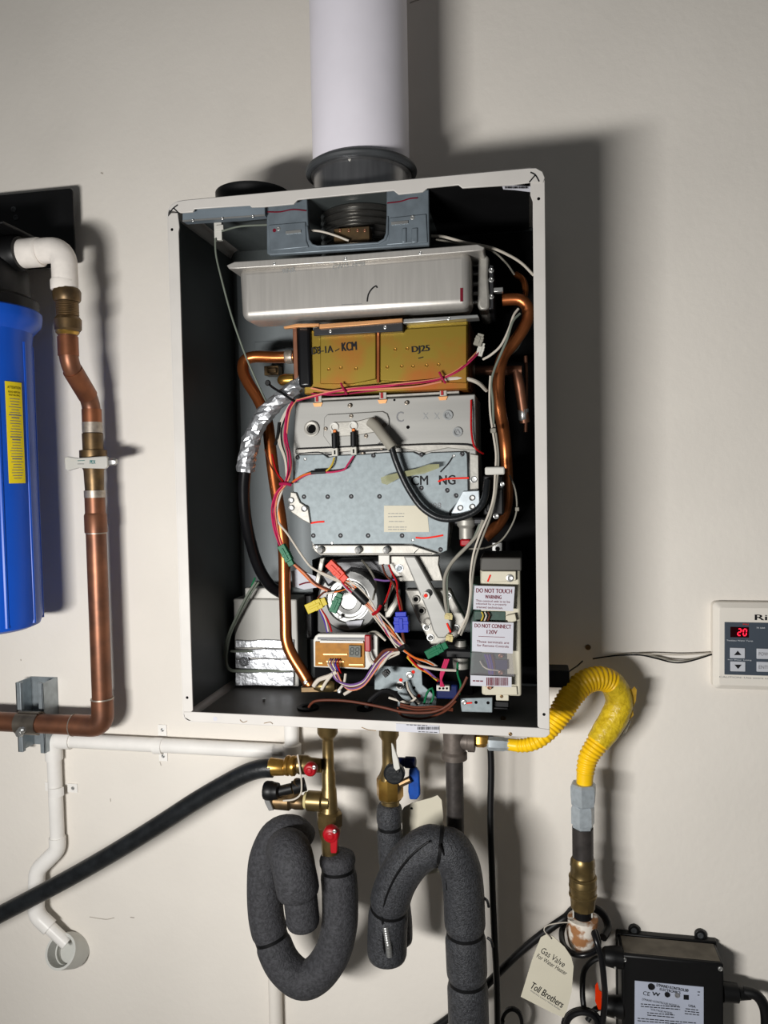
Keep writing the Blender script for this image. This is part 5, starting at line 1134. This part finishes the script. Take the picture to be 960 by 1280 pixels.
OT = MB(); OT.poly([(744, 1232), (747, 1228), (749, 1238), (752, 1240), (751.5, 1262), (748, 1262), (744, 1252)], .1, .0012)
tag(obj('orange_tag', OT, 'con_orange', None, smooth=False), 'small bright orange tag on the cord left of black box', 'tag')

# ================================================================== black pump controller
DQ = .060
PC = thing('pump_controller', 'black electronics box with silver label mounted on the wall at lower right', 'control box', P(840, 1330, .03))
xl, xr_ = P(777, 1240, DQ).x, P(905, 1240, DQ).x; zt_ = P(840, 1199, DQ).z; zb2 = zt_ - .19
m_ = MB(); m_.box(xl, xr_, -DQ, -.012, zb2, zt_); bx_ = obj('box_body', m_, ['black', 'black_dusty'], PC, bev=.003)
m_ = MB(); m_.box(xl + .004, xr_ - .004, -DQ + .005, -.016, zt_ + .0002, zt_ + .0008); obj('dust_layer', m_, 'black_dusty', PC, smooth=False)
m_ = MB(); m_.box(xl - .002, xr_ + .002, -.012, -.0005, zb2 - .002, zt_ + .002); obj('back_plate', m_, 'black', PC, bev=.002)
for u in (792.5, 875.5):
    c = P(u, 1163 if u < 800 else 1169, .006); m_ = MB(); o_ = []
    for k in range(13):
        a = math.pi * k / 12; o_.append(Vector((c.x + .0078 * math.cos(a), -.007, c.z + .0078 * math.sin(a))))
    o_ += [Vector((c.x - .0078, -.007, zt_)), Vector((c.x + .0078, -.007, zt_))]
    m_.prism(o_, .006); ea = obj('mounting_ear', m_, 'black', PC, bev=.0008); uu, vv = proj(Vector((c.x, -.007, c.z))); small('ear_screw', 'dome', uu, vv, .007, 3.8, 'gasket', ea)
for u, v in ((779.5, 1196.5), (899.5, 1208)): small('corner_screw', 'dome', u + 1, v + 3, DQ, 3, 'steel', bx_, h=.003)
m_ = MB(); m_.poly([(793.5, 1226), (879.5, 1234), (879.5, 1320), (793, 1308)], DQ + .0008, .0008); lb = obj('rating_label', m_, 'label_silver', bx_, smooth=False)
sl = -5.2; LD = DQ + .0008
small('logo_ring', 'ring', 814, 1233, LD, 4, 'ink', lb, h=.0004)
text("D'MAND KONTROLS\u00ae", 840.5, 1234.5, LD, 37, 3.8, 'ink', lb, rot=sl, bold=.12); text('ELECTRONICS', 837.5, 1238.5, LD, 24, 3.2, 'ink', lb, rot=sl, bold=.1)
text('CE', 808, 1241.8, LD, 8, 5, 'ink', lb, rot=sl); text('W', 820, 1242.5, LD, 9, 4.5, 'ink', lb, rot=sl, bold=.3)
small('logo_ring', 'ring', 834, 1243, LD, 3.2, 'ink', lb, h=.0004); small('logo_ring', 'ring', 846.5, 1244, LD, 3.0, 'ink_grey', lb, h=.0004)
m_ = MB(); m_.poly([(854.5, 1243.5), (861, 1244), (861, 1250), (854.5, 1249.5)], LD + .0004, .0003); obj('logo_block', m_, 'ink', lb, smooth=False)
text('USA', 865, 1257.5, LD, 8, 3, 'ink', lb, rot=sl, bold=.12)
text("D'MAND KONTROL\u00ae MODELS", 825.5, 1253, LD, 43, 2.8, 'ink', lb, rot=sl); text('VOLTAGE MODEL', 827, 1264, LD, 26, 2.6, 'ink', lb, rot=sl)
lines([(801, 1255, 850, 1259), (801, 1258, 850, 1262), (809, 1266, 843, 1269), (809, 1269, 843, 1272), (857, 1261, 874, 1263), (856, 1264, 874, 1266), (856, 1267, 874, 1269), (797, 1273, 870, 1279), (797, 1276, 872, 1282), (872, 1240, 875, 1240.2), (872, 1244, 875, 1244.2)], LD, 'ink', lb, h=.9)
# strain relief and cords of the box
m_ = MB(); m_.hl(1240, 910, .045, [(903, 12), (922, 11), (924, 8), (938, 6)], 14); obj('strain_relief', m_, 'black', PC)
m_ = MB(); m_.tube(pth([(930, 1240, .045), (944, 1243, .047), (954, 1255, .048), (958, 1275, .048), (956, 1310, .046), (945, 1350, .04)]), .0075, 14); obj('cord', m_, 'black', PC)
for v in (1196, 1258):
    m_ = MB(); m_.hl(v, 766, .05, [(752, 7), (756, 11), (768, 13), (778, 13)], 14); obj('strain_relief', m_, 'black', PC)
    m_ = MB(); m_.seg(P(769, v + 12, .063), P(769, v + 15, .063), .0015, 8); obj('relief_pin', m_, 'white_plastic', PC)
m_ = MB(); m_.tube(pth([(756, 1196, .05), (742, 1200, .05), (730, 1214, .05), (728, 1240, .06), (730, 1262, .07)]), .004, 10); obj('cord', m_, 'black', PC)
m_ = MB(); m_.tube(pth([(756, 1258, .05), (744, 1262, .05), (734, 1276, .055)]), .004, 10); obj('cord', m_, 'black', PC)

# ================================================================== thermostat
DTm = .02
TH = thing('temperature_controller', 'cream wall controller with dark keypad and red digital display at right', 'controller', P(960, 862, .01))
xl, zt_, zb2 = P(892.5, 810, DTm).x, P(940, 754, DTm).z, P(940, 863.5, DTm).z; xr_ = xl + .155
m_ = MB(); o1 = rr(xl, xr_, zb2, zt_, .006, .006, 5); o2 = rr(xl + .007, xr_ - .007, zb2 + .007, zt_ - .007, .004, .004, 5); n = len(o1)
vs = [(x, -.0, z) for x, z in o1] + [(x, -.013, z) for x, z in o1] + [(x, -DTm, z) for x, z in o2]; fs = []
for k in (0, 1):
    for i in range(n): j = (i + 1) % n; fs.append((k * n + i, k * n + j, (k + 1) * n + j, (k + 1) * n + i))
fs += [tuple(range(n)), tuple(range(2 * n, 3 * n))]
m_.add(vs, fs); bd_ = obj('case', m_, 'thermo_body', TH, bev=.0012, seg=3)
x0 = P(905.5, 810, DTm).x; z1_, z0_ = P(940, 778, DTm).z, P(940, 844, DTm).z
m_ = MB(); m_.box(x0, xr_ - .012, -DTm - .0012, -DTm + .001, z0_, z1_); kp_ = obj('keypad', m_, 'thermo_panel', TH, bev=.0006)
DK = DTm + .0012
m_ = MB(); m_.poly([(913, 783.5), (936, 784), (936, 797), (913, 796.5)], DK + .0006, .0008); dsp = obj('display_window', m_, 'led_window', kp_, smooth=False)
seven('2', 924.3, 790.2, DK + .0006, 3.8, 8, 'seg_red', dsp, 1.2); seven('0', 931, 790.4, DK + .0006, 3.8, 8, 'seg_red', dsp, 1.2)
def button(u0, v0, u1, v1): m_ = MB(); m_.pbox(u0, v0, u1, v1, DK + .0018, .003); return obj('button', m_, 'thermo_button', kp_, bev=.0008)
for k, (a, b, c, e) in enumerate(((912.8, 810, 931.5, 823), (913.2, 827, 932, 839.5))):
    bt_ = button(a, b, c, e); um, vm = (a + c) / 2, (b + e) / 2; s_ = -1 if k == 0 else 1
    m_ = MB(); m_.poly([(um - 4.5, vm - s_ * 2.4), (um + 4.5, vm - s_ * 2.4), (um, vm + s_ * 3)], DK + .0022, .0004); obj('arrow_mark', m_, 'ink', bt_, smooth=False)
b1 = button(946, 811, 968, 824); text('POWER', 957, 817.5, DK + .0018, 15, 4, 'ink_grey', b1); b2 = button(946, 827.5, 968, 840); text('ENTER', 957, 834, DK + .0018, 15, 4, 'ink_grey', b2)
text('Rinnai', 969, 772, DTm, 44, 6.6, 'ink', bd_, bold=.35); text('Tankless Water Temp', 924.5, 801, DK, 29, 2.2, 'ink_white', kp_); text('Hot Water Setting', 924.5, 825, DK, 26, 1.8, 'ink_white', kp_)
text('in use', 951, 784.5, DK, 9, 2.2, 'ink_white', kp_); text('PRI', 932, 780.5, DK, 6, 1.8, 'ink_red', kp_)
text('CAUTION: Use extra care when setting temperature', 966, 848.5, DTm, 118, 2.6, 'ink_grey', bd_, rot=-.3)
TW = thing('controller_wire', 'thin black and white wire pair strung across the wall to the controller', 'wire', P(810, 820, .005))
wire([(741, 823.5, .004), (757, 821, .008), (775, 819, .012), (800, 818.8, .013), (820, 823, .013), (838, 827.5, .013), (852, 828.3, .013), (868, 825, .012), (890, 818, .008)], .0011, 'black', TW)
wire([(800, 818, .012), (815, 820, .012), (835, 825, .012), (858, 826, .012), (875, 822, .010), (890, 818, .008)], .0009, 'grey', TW); wire([(795, 818, .012), (815, 817.5, .012), (845, 818.5, .012), (870, 817.5, .010), (890, 816, .008)], .0010, 'white', TW)
m_ = MB(); m_.ol(735, 809, .0, [(0, .0042), (.0015, .004), (.002, .0025), (.0012, .0015), (.0012, 0)], 14); tag(obj('anchor_screw', m_, 'bronze', None), 'small dark screw in the wall above the yellow gas connector', 'screw')
# black plug at the side of the case and its lead
BP = thing('side_plug', 'small black connector block sticking out at the right of the heater', 'plug', P(700, 858, .09))
m_ = MB(); xq0 = W2 + .0003; m_.box(xq0, P(711.5, 846, .1).x, -.11, -.075, P(700, 857.5, .1).z, P(700, 836, .1).z); obj('plug_body', m_, 'black', BP, bev=.0015)
wire([(709, 841, .095), (716, 836, .08), (722, 832, .05), (728, 826.5, .02)], .0011, 'black', BP)
# small scuffs on the wall
wall = bpy.data.objects['wall_back']
for q, w_ in (([(112, 1146), (124, 1148), (134, 1149), (143, 1147)], 1.0), ([(163, 1146.5), (168, 1147)], 1.2), ([(512, 4), (518, 1.5), (524, 0)], 1.2), ([(126, 216), (129, 217)], 1.8), ([(200, 952), (201.5, 957)], 1.0), ([(138, 998), (138.5, 1002)], 1.0), ([(703, 846), (705, 848)], 1.0), ([(26, 824), (26.5, 826)], 1.0)):
    stroke(q, 0.0, w_, 'scuff', wall, 'scuff_mark')
